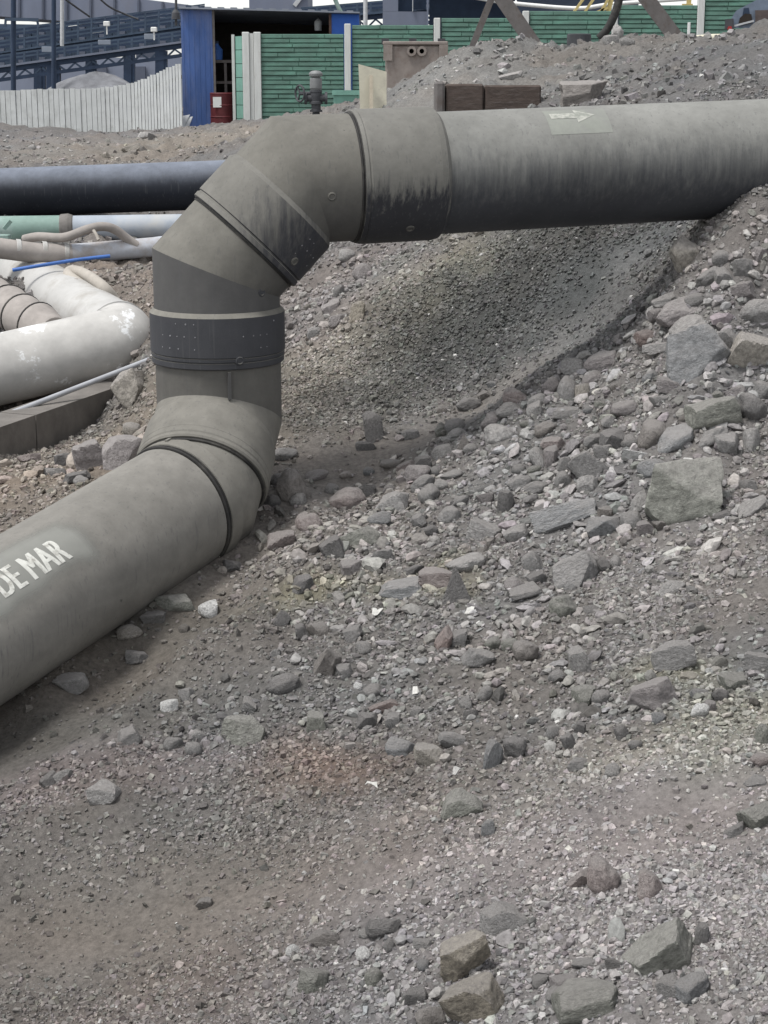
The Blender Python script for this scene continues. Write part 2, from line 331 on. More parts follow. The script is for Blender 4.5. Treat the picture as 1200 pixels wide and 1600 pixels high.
# zones of the ground, as places on the site: (pixel looked at, radius x, radius y in metres, soil colour, strength)
def z_(px, py, rx, ry, col, k=1.0, ang=0.0):
    p = hit(px, py); return (p.x, p.y, rx, ry, col, k, ang)
BASE = (.182,.174,.168)
ZN = [
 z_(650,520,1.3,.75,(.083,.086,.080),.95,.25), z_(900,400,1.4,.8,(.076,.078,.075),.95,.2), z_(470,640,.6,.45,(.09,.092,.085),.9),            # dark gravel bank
 z_(600,710,.8,.35,(.205,.194,.182),.9,.4), z_(800,590,.8,.35,(.175,.168,.16),.9,.5), z_(480,760,.5,.3,(.205,.193,.18),.8),
 z_(200,960,.75,.5,(.175,.163,.145),.9), z_(350,860,.5,.35,(.185,.172,.158),.9), z_(80,1140,1.1,.5,(.112,.103,.092),.95), z_(250,1010,.5,.3,(.122,.113,.101),.9),          # dust beside the pipe
 z_(180,1260,1.0,.22,(.19,.160,.154),.75), z_(90,1530,.7,.45,(.158,.136,.124),.7), z_(300,1500,1.0,.5,(.155,.143,.131),.7), z_(330,1560,.5,.4,(.185,.155,.14),.6), z_(520,1215,.28,.24,(.25,.12,.065),.95), z_(400,1290,.6,.3,(.158,.144,.132),.7),
 z_(250,1400,1.1,.55,(.150,.141,.129),.75), z_(850,1330,.8,.7,(.262,.238,.23),.85), z_(1120,1330,.6,.9,(.262,.242,.232),.85), z_(1050,1170,.5,.3,(.28,.268,.235),.85), z_(990,1290,.6,.4,(.255,.232,.224),.8),
 z_(1150,1100,.3,.2,(.25,.24,.19),.6), z_(1060,1050,.22,.16,(.26,.25,.18),.7), z_(1050,900,.8,.6,(.20,.188,.178),.8),
 z_(650,930,.22,.16,(.25,.235,.155),.6), z_(490,940,.25,.12,(.26,.245,.17),.6), z_(500,540,.35,.5,(.26,.25,.205),.7,.3), z_(670,420,.5,.5,(.235,.222,.175),.7), z_(520,460,.6,.9,(.235,.212,.2),.9),
 z_(620,990,.35,.3,(.175,.165,.155),.8), z_(650,1100,.8,.5,(.165,.156,.147),.8), z_(760,1150,.6,.4,(.165,.156,.147),.7), z_(1050,650,1.2,.9,(.215,.2,.19),.7), z_(800,720,.9,.6,(.21,.197,.185),.7),
 z_(100,740,1.4,1.2,(.25,.215,.18),.9), z_(220,640,.6,.8,(.24,.21,.175),.8), z_(230,420,.6,1.5,(.26,.225,.195),.9), z_(60,640,1.0,.5,(.19,.165,.14),.6),
 z_(100,230,7,7,(.21,.20,.195),.9), z_(300,230,3,6,(.26,.235,.205),.9), z_(440,210,2,5,(.26,.235,.205),.8),
 z_(850,110,2.2,3,(.165,.165,.16),.9), z_(1000,90,1.8,3.5,(.185,.172,.158),.8), z_(1150,110,2,4,(.155,.152,.15),.9), z_(640,150,1.5,2,(.26,.25,.235),.8),
]
def soil(x, y):
    c = np.empty(x.shape+(3,)); c[:] = BASE
    wx = x + .10*fbm(x, y, 3.1, 4, 1)*np.clip(y/7, .6, 4); wy = y + .14*fbm(x, y, 2.7, 4, 4)*np.clip(y/7, .6, 4)
    for (zx, zy, rx, ry, col, k, ang) in ZN:
        ca, sa = math.cos(ang), math.sin(ang); dx = wx-zx; dy = wy-zy
        q = ((dx*ca+dy*sa)/rx)**2 + ((-dx*sa+dy*ca)/ry)**2
        w = (k*np.exp(-q**1.3))[..., None]
        c = c*(1-w) + np.array(col)*w
    t = fbm(x, y, 5.0, 4, 2)[..., None]*.09; t2 = fbm(x, y, 1.7, 3, 5)[..., None]
    lm = c.mean(-1, keepdims=True); c = lm + (c-lm)*1.12
    return np.clip(c*(1+t)*(1+t2*np.array([.035,.0,-.03])), .02, .9)
def sandmask(x, y):
    """1 where fine dust covers the stones"""
    m = np.zeros(x.shape)
    for px, py, rx, ry, ang in SAND_:
        p = SANDP[(px,py)]; ca, sa = math.cos(ang), math.sin(ang); dx = x-p.x; dy = y-p.y
        q = ((dx*ca+dy*sa)/rx)**2 + ((-dx*sa+dy*ca)/ry)**2
        m = np.maximum(m, np.exp(-q**1.5))
    return m
SAND_ = [(600,715,.75,.25,.35),(520,745,.4,.2,.2),(740,645,.55,.25,.5),(860,550,.5,.25,.5),(380,850,.3,.3,.5),(270,935,.35,.22,.9),(150,1030,.35,.2,.7),(940,440,.5,.3,.4),(70,1120,.8,.4,.3),(230,1040,.5,.28,.6),(60,1190,.7,.25,.3),(250,1430,.5,.3,0),(120,1480,.5,.25,0),(480,780,.25,.15,.2)]
SANDP = {(a,b): hit(a,b) for a,b,_,_,_ in SAND_}

def axis_(spans):
    o = []
    for a, b, n in spans: o += list(np.linspace(a, b, n, endpoint=False))
    return np.array(o + [spans[-1][1]])
gx = axis_([(-160,-40,12),(-40,-12,28),(-12,-4.2,70),(-4.2,-2.4,50),(-2.4,2.7,200),(2.7,4.5,50),(4.5,12,70),(12,40,28),(40,160,12)])
gy = axis_([(-6,2.6,20),(2.6,4,40),(4,10.5,270),(10.5,14,90),(14,24,130),(24,45,110),(45,100,40),(100,400,20)])
GX, GY = np.meshgrid(gx, gy)
GZ = H0(GX, np.maximum(GY, 2.7))
fade = np.clip(1-(GY-60)/60, 0, 1)
bumpy = (1-.8*sandmask(GX, GY))
GZ = GZ + fade*(.030*fbm(GX, GY, 1.3, 3, 0) + bumpy*(.018*fbm(GX, GY, 5.0, 5, 3, .62)))*np.clip(GY/8, .7, 2.5)
def along(px_pts, amp, w_in, w_out):
    """bank of soil along a line on the site; w_in / w_out are its widths left and right of the line"""
    global GZ
    P2 = [hit(*p) for p in px_pts]; best = np.full(GX.shape, 1e9); side = np.zeros(GX.shape)
    for a, b in zip(P2[:-1], P2[1:]):
        dx, dy = b.x-a.x, b.y-a.y; L2 = dx*dx+dy*dy; t = np.clip(((GX-a.x)*dx+(GY-a.y)*dy)/L2, 0, 1)
        qx, qy = GX-a.x-t*dx, GY-a.y-t*dy; d = np.hypot(qx, qy); m = d < best
        best = np.where(m, d, best); side = np.where(m, np.sign(dx*qy-dy*qx), side)
    w = np.where(side > 0, w_in, w_out); GZ = GZ + amp*np.exp(-(best/w)**2)*(1+.35*fbm(GX, GY, 3.0, 3, 7))
along([(-80,1330),(60,1260),(160,1190),(280,1090),(400,975),(480,900)], .12, .16, .55)
along([(455,815),(560,775),(680,715),(790,650),(900,580),(1000,510),(1080,440),(1150,380)], .03, .4, .5)
along([(-40,1118),(60,1070),(150,1005),(250,930),(340,850)], .065, .12, .16)
# dark ruts and slump ledges
GZ = GZ + fade*bumpy*.012*np.abs(fbm(GX*.6+GY*.5, GY*1.5-GX*.4, 4.0, 3, 6))
def HN(x, y):                    # height of the finished sheet
    i = np.clip(np.searchsorted(gx, x)-1, 0, len(gx)-2); j = np.clip(np.searchsorted(gy, y)-1, 0, len(gy)-2)
    fx = (x-gx[i])/(gx[i+1]-gx[i]); fy = (y-gy[j])/(gy[j+1]-gy[j])
    return (GZ[j,i]*(1-fx)+GZ[j,i+1]*fx)*(1-fy) + (GZ[j+1,i]*(1-fx)+GZ[j+1,i+1]*fx)*fy
SOIL = soil(GX, GY)
def mesh_np(name, verts, quads, mat, cols=None, smooth=False, loc=(0,0,0)):
    me = bpy.data.meshes.new(name); nv = len(verts); k = quads.shape[1]; nf = len(quads)
    me.vertices.add(nv); me.vertices.foreach_set('co', np.ascontiguousarray(verts, np.float32).ravel())
    me.loops.add(nf*k); me.loops.foreach_set('vertex_index', np.ascontiguousarray(quads, np.int32).ravel())
    me.polygons.add(nf); me.polygons.foreach_set('loop_start', np.arange(nf, dtype=np.int32)*k)
    me.polygons.foreach_set('use_smooth', np.full(nf, smooth)); me.update(calc_edges=True)
    if cols is not None:
        a = me.color_attributes.new('Col', 'FLOAT_COLOR', 'POINT')
        a.data.foreach_set('color', np.ascontiguousarray(np.concatenate([cols, np.ones((nv,1))], 1), np.float32).ravel())
    me.materials.append(mat); o = bpy.data.objects.new(name, me); COL.objects.link(o); o.location = loc; return o
nx, ny = len(gx), len(gy)
ii = (np.arange(ny-1)[:,None]*nx + np.arange(nx-1)[None]).ravel()
Q = np.stack([ii, ii+1, ii+nx+1, ii+nx], 1)
ground = mesh_np('ground', np.stack([GX.ravel(), GY.ravel(), GZ.ravel()], 1), Q, M_ground, SOIL.reshape(-1,3)*(.78+.2*sandmask(GX, GY).reshape(-1,1)), True)  # bare soil darkened to give the shaded pores between the chips
tag(ground, 'grey brown stony ground sloping up to the right under the pipes', 'ground', kind='structure')

# ---------------------------------------------------------------- gravel (nobody could count it)
def scatter(name, N, ymin, ymax, ypow, smin, smax, spow, tmpl, faces, flat=(.35,.8), dens=None, colj=.22, label='', bright=1.0, sink=.25):
    r = np.random.default_rng(abs(hash(name)) % 1000 if False else len(name)*13+N % 97)
    M = int(N*2.6); u = r.random(M); a = 1-ypow
    Y_ = (ymin**a + u*(ymax**a-ymin**a))**(1/a); X_ = (r.random(M)*2-1)*(.25*Y_+.45)
    keep = r.random(M) < (dens(X_, Y_) if dens is not None else 1)
    X_, Y_ = X_[keep][:N], Y_[keep][:N]; N = len(X_)
    s = smin*(1-r.random(N)*(1-(smin/smax)**spow))**(-1/spow)
    s *= np.clip(Y_/6.5, .75, 2.2)**.7
    e = .03; hz = HN(X_, Y_); nxv = -(HN(X_+e, Y_)-HN(X_-e, Y_))/(2*e); nyv = -(HN(X_, Y_+e)-HN(X_, Y_-e))/(2*e)
    n_ = np.stack([np.clip(nxv,-1,1), np.clip(nyv,-1,1), np.ones(N)], 1) + r.normal(0, .28, (N,3)); n_ /= np.linalg.norm(n_, axis=1)[:,None]
    an = r.random(N)*6.283; t = np.stack([np.cos(an), np.sin(an), np.zeros(N)], 1); t -= n_*(t*n_).sum(1)[:,None]; t /= np.linalg.norm(t, axis=1)[:,None]
    bt = np.cross(n_, t)
    k = r.integers(0, len(tmpl), N); V = tmpl[k]                                    # N, nv, 3
    sx = s; sy = s*(.5+.5*r.random(N)); sz = s*(flat[0] + (flat[1]-flat[0])*r.random(N))
    Vw = V[:,:,0:1]*(t*sx[:,None])[:,None] + V[:,:,1:2]*(bt*sy[:,None])[:,None] + V[:,:,2:3]*(n_*sz[:,None])[:,None]
    Vw += np.stack([X_, Y_, hz], 1)[:,None] + (n_*(sz*(.5-sink))[:,None])[:,None]
    c = soil(X_, Y_)*bright*(1+r.normal(0, colj, N))[:,None]*(1+r.normal(0, .026, (N,3)))
    lum = c.mean(1, keepdims=True); c = lum + (c-lum)*(.75)
    wsp = r.random(N) < .005; c[wsp] = np.array([.48,.47,.45])*(.6+.5*r.random(wsp.sum()))[:,None]
    dsp = r.random(N) < .06; c[dsp] *= .55
    c = np.clip(c, .03, .7)
    nv = tmpl.shape[1]; q = (faces[None] + (np.arange(N)*nv)[:,None,None]).reshape(-1, faces.shape[1])
    o = mesh_np(name, Vw.reshape(-1,3), q, M_gravel, np.repeat(c, nv, 0))
    return tag(o, label, 'gravel', kind='stuff')
rt = np.random.default_rng(3)
CUBE = np.array([(-1,-1,-1),(1,-1,-1),(1,1,-1),(-1,1,-1),(-1,-1,1),(1,-1,1),(1,1,1),(-1,1,1)], float)*.5
CF = np.array([(3,2,1,0),(4,5,6,7),(0,1,5,4),(1,2,6,5),(2,3,7,6),(3,0,4,7)])
TM = []
for i in range(48):
    v = CUBE + rt.uniform(-.22, .22, (8,3)); v[4:] *= np.array([rt.uniform(.45,.95), rt.uniform(.45,.95), 1]); v[4:,0] += rt.uniform(-.15,.15); TM.append(v)
TM = np.array(TM)
BANKP = [(hit(650,530),1.1,.6,.3),(hit(870,410),1.1,.6,.3),(hit(480,620),.5,.5,0)]
def d_bank(x, y):
    a = np.zeros(x.shape)
    for p, rx, ry, an in BANKP:
        ca, sa = math.cos(an), math.sin(an); dx = x-p.x; dy = y-p.y; a = np.maximum(a, np.exp(-(((dx*ca+dy*sa)/rx)**2+((-dx*sa+dy*ca)/ry)**2)**2))
    return a*(1-.9*sandmask(x, y))
def d_gravel(x, y):
    cl = .55 + .45*fbm(x, y, 2.2, 3, 2); return np.clip(cl*(1-.93*sandmask(x, y))*1.25*(1-.85*d_bank(x, y)), .02, 1)
scatter('gravel', 112000, 3.6, 13.5, 1.25, .0085, .034, 2.1, TM, CF, (.3,.75), d_gravel, .23, label='fine broken grey gravel strewn over the whole slope', bright=1.04)
bm = bmesh.new(); bmesh.ops.create_icosphere(bm, subdivisions=1, radius=.5); bm.verts.index_update()
IV = np.array([v.co[:] for v in bm.verts]); IF = np.array([[v.index for v in f.verts] for f in bm.faces]); bm.free()
TI = []
for i in range(40):
    d = IV*2; pl = rt.normal(size=(9,3)); pl /= np.linalg.norm(pl, axis=1)[:,None]; h = rt.uniform(.62, 1.0, 9)
    rad = np.minimum(1.0, (h[None]/np.maximum(d@pl.T, 1e-3)).min(1)); TI.append(IV*rad[:,None]*(1+rt.normal(0,.03,(len(IV),1))))
TI = np.array(TI)
def d_peb(x, y):
    a = .25 + .35*np.clip(fbm(x, y, 1.6, 3, 5)+.3, 0, 1)
    for px, py, rx, ry in PEBZ:
        p = PEBP[(px,py)]; a = a + .9*np.exp(-((x-p.x)/rx)**2-((y-p.y)/ry)**2)
    for px, py, rx, ry in NOPEB:
        p = PEBP[(px,py)]; a = a*(1-.95*np.exp(-((x-p.x)/rx)**2-((y-p.y)/ry)**2))
    return np.clip(a*(1-.9*sandmask(x, y)), 0, 1)
PEBZ = [(720,720,.7,.45),(900,640,.8,.5),(1080,520,.8,.5),(560,850,.6,.4),(800,850,.8,.5),(1000,780,.5,.4),(700,1050,.8,.4),(1050,1080,.5,.35),(800,1520,.35,.3),(240,1150,.4,.25),(620,1480,.3,.25),(520,450,.6,.8),(120,720,.5,.4)]
NOPEB = [(200,1400,1.2,.7),(150,1550,.9,.5),(500,1300,.6,.35),(650,520,1.2,.7),(900,420,1.0,.7),(900,1330,.5,.3)]
PEBP = {(a,b): hit(a,b) for a,b,_,_ in PEBZ+NOPEB}
scatter('pebbles', 7200, 3.7, 12.5, 1.2, .020, .062, 2.0, TI, IF, (.4,.85), d_peb, .24, 'loose grey pebbles between the larger rocks of the slope', 1.18)
scatter('bank_gravel', 38000, 8.4, 12.5, 1.2, .011, .022, 2.6, TM, CF, (.3,.7), d_bank, .24, 'dark even sized gravel covering the bank under the level pipe', 1.02)
bm = bmesh.new(); bmesh.ops.create_icosphere(bm, subdivisions=2, radius=.5); bm.verts.index_update()
IV = np.array([v.co[:] for v in bm.verts]); IF2 = np.array([[v.index for v in f.verts] for f in bm.faces]); bm.free(); TI2 = []
for i in range(40):
    d = IV*2; pl = rt.normal(size=(9,3)); pl /= np.linalg.norm(pl, axis=1)[:,None]; h = rt.uniform(.34, .85, 9)
    rad = np.minimum(1.0, (h[None]/np.maximum(d@pl.T, 1e-3)).min(1)); TI2.append(IV*rad[:,None]*(1+rt.normal(0,.02,(len(IV),1))))
TI2 = np.array(TI2)
BANDP = [hit(*p) for p in [(455,815),(560,790),(680,735),(790,680),(900,620),(1000,550),(1090,480),(1180,420)]] + [hit(*p) for p in [(560,880),(700,840),(850,770),(1000,700),(1120,620),(480,860),(620,960),(800,900),(960,820),(1100,740)]]
def d_cob(x, y):
    a = np.clip(d_peb(x, y)-.5, 0, .5)
    for p in BANDP: a = np.maximum(a, np.exp(-(((x-p.x)/.3)**2+((y-p.y)/.28)**2)))
    return a*(1-.9*sandmask(x, y))*np.clip(.55+.9*fbm(x, y, 3.0, 2, 1), .1, 1)
scatter('cobbles', 7600, 4.2, 11, 1.1, .034, .125, 1.75, TI2, IF2, (.26,.62), d_cob, .24, 'loose fist sized stones packed between the larger rocks', 1.32, .3)
def d_far(x, y): return np.clip(.5+.6*fbm(x, y, .8, 3, 1), .05, 1)
scatter('rubble', 15000, 13, 40, 1.5, .014, .06, 1.9, TM, CF, (.35,.8), d_far, .25, 'coarse grey rubble on the mounds behind the pipes', 1.08)
# ---------------------------------------------------------------- the big dust-covered pipeline
R = .308
M_low = dusty_pipe('dust_on_lower_pipe', -1.15, -.35, dust=(.212,.203,.184), base=.55, streak=.12)
M_low2 = dusty_pipe('dust_on_elbow', -1.0, -.2, dust=(.188,.180,.160), base=.45, streak=.15)
M_ris = dusty_pipe('thin_dust_riser', .15, .75, plastic=(.036,.038,.047), dust=(.19,.182,.16), base=.34, streak=.35)
M_ris2 = dusty_pipe('dusty_riser_foot', .0, .6, plastic=(.045,.045,.048), dust=(.18,.172,.152), base=.52, streak=.5)
M_cup = dusty_pipe('bare_coupling', .25, .7, plastic=(.028,.031,.042), dust=(.185,.178,.157), base=.16, streak=.25)
M_up = dusty_pipe('dust_on_upper_bend', -.75, .25, plastic=(.035,.036,.042), dust=(.156,.150,.133), base=.38, streak=.22)
M_upc = dusty_pipe('dust_on_upper_coupling', -.55, .45, plastic=(.022,.024,.034), dust=(.165,.16,.145), base=.12, streak=.95)
M_hor = dusty_pipe('dust_on_level_pipe', -.62, .70, plastic=(.020,.023,.032), dust=(.212,.212,.198), base=.12, streak=.55)
M_c5 = dusty_pipe('scraped_coupling', -.42, .02, plastic=(.016,.018,.026), dust=(.172,.168,.153), base=.12, streak=.85)
M_gask = plain('black_rubber', (.030,.029,.028), rough=.8, var=.5, bump=.1, grime=(.09,.085,.075), gscale=6, gth=(.5,.7))
M_paint = plain('worn_white_paint', (.56,.56,.52), rough=.8, var=.12, scale=30, grime=(.30,.29,.26), gscale=26, gth=(.50,.66), bump=.1)
M_patch = plain('faded_paint_panel', (.232,.242,.215), rough=.85, var=.10, scale=10, grime=(.20,.20,.19), gscale=9, gth=(.45,.7), bump=.05)
M_patch2 = plain('wiped_patch', (.265,.267,.245), rough=.85, var=.06, scale=10, bump=.05)
pn_ = M_patch2.node_tree; _a = pn_.nodes.new('ShaderNodeAttribute'); _a.attribute_name = 'Col'; pn_.links.new(_a.outputs['Fac'], pn_.nodes['Principled BSDF'].inputs['Alpha'])

pD = W(338, 425, 8.5)
pC = W(336, 648, 8.5)
pC = Vector((pD.x, pD.y, pC.z)); 
pB = W(306, 776, 8.09)
pA = W(58, 930, 7.16)
dAB = (pB-pA).normalized()
pA = pB - dAB*5.2
sl_ = .24
def on_plane(px, py):           # point of the vertical plane that holds the riser and the level pipe
    d = ray(px, py); t = (pD.y - sl_*pD.x)/(d[1]-sl_*d[0]); return Vector((d[0]*t, d[1]*t, EYE+d[2]*t))
pE = on_plane(468, 281); pF = on_plane(1190, 247)
dEF = (pF-pE).normalized(); pF = pE + dEF*5.6
PATH = [pA, pB, pC, pD, pE, pF]
DIR = [(PATH[i+1]-PATH[i]).normalized() for i in range(5)]
LEN = [(PATH[i+1]-PATH[i]).length for i in range(5)]
def seg_tube(k, s0, s1, r, mat, name, parent, n0=None, n1=None, rings=2, n=72):
    """length of pipe on leg k between s0 and s1, ends cut square or along a mitre plane"""
    d = DIR[k]; A = PATH[k]; u = Vector((0,0,1)) if abs(d.z) < .9 else Vector((0,1,0))
    e1 = d.cross(u).normalized(); e2 = e1.cross(d); mb = MB(); vv = []; ff = []
    for j in range(rings+1):
        f = j/rings
        for i in range(n):
            a = 2*math.pi*i/n; q = (e1*math.cos(a) + e2*math.sin(a))*r
            lo = s0 if n0 is None else s0 - q.dot(n0)/d.dot(n0)
            hi = s1 if n1 is None else s1 - q.dot(n1)/d.dot(n1)
            vv.append(A + q + d*(lo+(hi-lo)*f))
    for j in range(rings):
        for i in range(n):
            i2 = (i+1) % n; ff.append((j*n+i, j*n+i2, (j+1)*n+i2, (j+1)*n+i))
    mb.add(vv, ff, True); return mb.build(name, mat, parent)
def mit(k): return (DIR[k-1]+DIR[k]).normalized()       # mitre plane at joint k
pipe = empty('pipeline', (pC.x, pC.y, pC.z-.5), 'dust covered plastic pipeline rising from the ground and bending right along the slope', 'pipe')
def lathe(name, k, prof, mat, parent=pipe, n=72): return MB().lathe(PATH[k], DIR[k], prof, n).build(name, mat, parent)
# lower leg
sR1 = LEN[0]-.165
lower = seg_tube(0, 0, sR1, R, M_low, 'lower_pipe', pipe, rings=6)
tag(lower, 'light grey dusty lower pipe with white lettering')
lathe('gasket', 0, [(sR1+.004,R),(sR1+.006,R+.008),(sR1+.014,R+.010),(sR1+.017,R+.003),(sR1+.02,R+.003),(sR1+.023,R+.010),(sR1+.030,R+.008),(sR1+.032,R)], M_gask)
lathe('collar', 0, [(sR1+.03,R),(sR1+.034,R+.012),(sR1+.115,R+.012),(sR1+.125,R-.004)], M_low2)
seg_tube(0, sR1+.1, LEN[0], R-.004, M_low2, 'elbow_piece', pipe, None, mit(1))
L1 = LEN[1]
seg_tube(1, 0, L1*.5, R-.004, M_low2, 'elbow_piece', pipe, mit(1), None)
g0 = .105
cp2 = lathe('coupling', 1, [(g0,R-.004),(g0,R+.016),(g0+.010,R+.022),(g0+.022,R+.022),(g0+.028,R+.018),(g0+.036,R+.022),(g0+.06,R+.022),(g0+.064,R+.019),(g0+.07,R+.021),(L1*.62,R+.016),(L1*.70,R+.002)], M_low2)
lathe('gasket', 1, [(g0-.014,R-.004),(g0-.012,R+.006),(g0-.004,R+.009),(g0-.002,R-.004)], M_gask)
seg_tube(1, L1*.5, L1, R+.002, M_low2, 'elbow_piece', pipe, None, mit(2))
# riser
def sy(py): # height on the riser seen at pixel row
    d = ray(338, py); t = pD.y/d[1]; return (EYE + d[2]*t) - pC.z
s_cb, s_ct = sy(563), sy(478)
seg_tube(2, 0, s_cb+.03, R+.002, M_ris2, 'riser_pipe', pipe, mit(2), None)
RC = R+.024
cup3 = lathe('coupling', 2, [(s_cb,R),(s_cb,RC-.012),(s_cb+.005,RC-.006),(s_cb+.03,RC-.006),(s_cb+.032,RC-.010),(s_cb+.037,RC-.010),(s_cb+.039,RC-.003),(s_cb+.052,RC-.003),(s_cb+.054,RC-.007),(s_cb+.058,RC-.007),(s_cb+.060,RC),(s_ct-.022,RC),(s_ct,R+.003)], M_cup)
tag(cup3, 'dark coupling on the vertical riser')
seg_tube(2, s_ct-.02, LEN[2], R+.001, M_ris, 'riser_pipe', pipe, None, mit(3))
# inclined leg
L3 = LEN[3]
seg_tube(3, 0, L3*.36, R+.001, M_up, 'bend_piece', pipe, mit(3), None)
g3 = L3*.33
lathe('gasket', 3, [(g3-.012,R),(g3-.011,R+.006),(g3-.005,R+.008),(g3-.003,R)], M_gask)
lathe('coupling', 3, [(g3,R),(g3,R+.010),(g3+.006,R+.020),(g3+.03,R+.020),(g3+.034,R+.014),(g3+.04,R+.014),(g3+.044,R+.021),(L3*.76,R+.019),(L3*.80,R+.002)], M_upc)
seg_tube(3, L3*.70, L3, R+.001, M_up, 'bend_piece', pipe, None, mit(4))
# level leg
def sx(px):
    q = on_plane(px, 265); return (q-pE).dot(dEF)
s5, s6 = sx(549), sx(681)
seg_tube(4, 0, s5+.02, R+.001, M_up, 'bend_piece', pipe, mit(4), None)
lathe('gasket', 4, [(s5-.016,R),(s5-.014,R+.006),(s5-.009,R+.009),(s5-.006,R+.003),(s5-.002,R+.009),(s5+.004,R+.010)], M_gask)
lathe('coupling', 4, [(s5,R),(s5+.003,R+.014),(s5+.02,R+.018),(s5+.026,R+.014),(s5+.034,R+.019),(s6-.05,R+.019),(s6-.02,R+.013),(s6,R-.008)], M_c5)
level = seg_tube(4, s6-.03, LEN[4], R-.009, M_hor, 'level_pipe', pipe, rings=6)
tag(level, 'long level pipe with a painted arrow')
# fins, plugs, weld lines, stamped dots
def surf(k, s, ang, r):
    """point on leg k: ang 0 faces the viewer's side, +90 deg the upper side"""
    d = DIR[k]; A = PATH[k] + d*s; v = (Vector((0,0,EYE))-A); v = (v - d*v.dot(d)).normalized(); u = d.cross(v)
    if u.z < 0: u = -u
    if abs(d.z) > .95: u = d.cross(v)
    q = v*math.cos(ang) + u*math.sin(ang); return A + q*r, q, d
def fin(k, s0, s1, ang, name='fin', h=.022, w=.016, mat=M_low2):
    p0, q, d = surf(k, s0, ang, R-.006); p1, _, _ = surf(k, s1, ang, R-.006)
    mb = MB(); mb.bar(p0+q*h*.5, p1+q*h*.5, w, h+.008, up=q); mb.build(name, mat, pipe)
fin(2, sy(607), sy(566), math.radians(9), mat=M_ris)
fin(0, LEN[0]-.10, LEN[0]+.0, math.radians(66))
for kk, ss, an, rr in [(2, LEN[2]-.075, -44, R), (3, L3*.47, -47, R+.02), (4, s5-.165, -16, R), (4, (s5+s6)/2+.02, -52, R+.018), (2, s_cb+.045, -18, RC-.004)]:
    p, q, d = surf(kk, ss, math.radians(an), rr)
    if kk in (2,):
        p, q, d = surf(kk, ss, math.radians(-an), rr)
        if p.x < pD.x: p, q, d = surf(kk, ss, math.radians(an), rr)
    MB().lathe(p-q*.004, q, [(0,.022),(.007,.022),(.010,.016),(.007,.012),(.007,.0)], 16).build('plug', M_up if kk != 2 else M_cup, pipe)
M_dot = plain('pale_stamp', (.22,.22,.23), var=.35, bump=0)
rd_ = random.Random(4)
def dots(k, ss, angs, r, size=.005):
    for s in ss:
        for a in angs:
            if rd_.random() < .38: continue
            size = rd_.uniform(.003,.0052); p, q, d = surf(k, s, math.radians(a+rd_.uniform(-1.2,1.2)), r); MB().lathe(p-q*.001, q, [(0,size),(.0025,size*.8),(.003,0)], 8).build('stamp', M_dot, pipe)
dots(2, [s_ct-.05, s_ct-.11, s_ct-.17], [a for a in (-52,-44,-36,-28,-20,22,30,38,46,54)], RC)
dots(3, [L3*.52, L3*.60, L3*.68], [-66,-58,-50,-42], R+.0195)
# lettering and arrow, wrapped on the wall of the pipe
def wrap(pts, faces, k, s0, a0, r, name, mat, parent, flip=1):
    mb = MB(); vv = []
    for x, y in pts:
        p, q, d = surf(k, s0+x, a0 + flip*y/r, r); vv.append(p)
    mb.add(vv, faces, True); return mb.build(name, mat, parent)
def sheet(w, h, nx_=10, ny_=8):
    pts = [(w*i/nx_, h*(j/ny_-.5)) for j in range(ny_+1) for i in range(nx_+1)]
    fs = [(j*(nx_+1)+i, j*(nx_+1)+i+1, (j+1)*(nx_+1)+i+1, (j+1)*(nx_+1)+i) for j in range(ny_) for i in range(nx_)]
    return pts, fs
def text_pts(txt, height, width_scale):
    cu_ = bpy.data.curves.new('lettering', 'FONT'); cu_.body = txt; cu_.size = 1.0; cu_.resolution_u = 4; cu_.offset = .0; cu_.space_character = 1.05
    ob = bpy.data.objects.new('lettering_source', cu_); COL.objects.link(ob)
    bpy.context.view_layer.update()
    me = bpy.data.meshes.new_from_object(ob.evaluated_get(bpy.context.evaluated_depsgraph_get()))
    bpy.data.objects.remove(ob); bpy.data.curves.remove(cu_)
    bm = bmesh.new(); bm.from_mesh(me); bmesh.ops.triangulate(bm, faces=bm.faces[:])
    for _ in range(2): bmesh.ops.subdivide_edges(bm, edges=[e for e in bm.edges if e.calc_length() > .12], cuts=1); bmesh.ops.triangulate(bm, faces=bm.faces[:])
    bm.verts.index_update()
    xy = np.array([v.co[:2] for v in bm.verts]); fs = [[v.index for v in f.verts] for f in bm.faces]; bm.free(); bpy.data.meshes.remove(me)
    xy[:,1] -= (xy[:,1].min()+xy[:,1].max())/2; xy[:,0] -= xy[:,0].max()
    sc = height/(xy[:,1].max()-xy[:,1].min()); xy *= sc; xy[:,0] *= width_scale; return xy.tolist(), fs
def s_on(k, px, py):
    """length along leg k of the axis point nearest to a line of sight"""
    d = Vector(ray(px, py)).normalized(); A = PATH[k]; e = DIR[k]; w = A - Vector((0,0,EYE))
    b = d.dot(e); return (b*d.dot(w) - e.dot(w))/(1-b*b)
sT = s_on(0, 66, 930)
pts, fs = sheet(.86, .34, 30, 18); wp = wrap([(x-.70, y) for x, y in pts], fs, 0, sT+.02, math.radians(24), R+.0012, 'wiped_panel', M_patch2, lower)
ca_ = wp.data.color_attributes.new('Col', 'FLOAT_COLOR', 'POINT')
for i, (x, y) in enumerate(pts):
    e = min(x/.10, (.86-x)/.10, (y+.17)/.09, (.17-y)/.07)+.35*float(vnoise(np.array([x*9]), np.array([y*9]), 2)[0])-.15; e = max(0., min(1., e)); e = e*e*(3-2*e)*.8; ca_.data[i].color = (e, e, e, 1)
pts, fs = text_pts('A DE MAR', .122, .62); nl = len(pts)
allp = []; allf = []
mbt = MB()
for li, ox in enumerate((-.005, 0, .005)):
    mbt.add([surf(0, sT+x+ox, math.radians(22)+y/R, R+.0026+.0003*li)[0] for x, y in pts], fs, True)
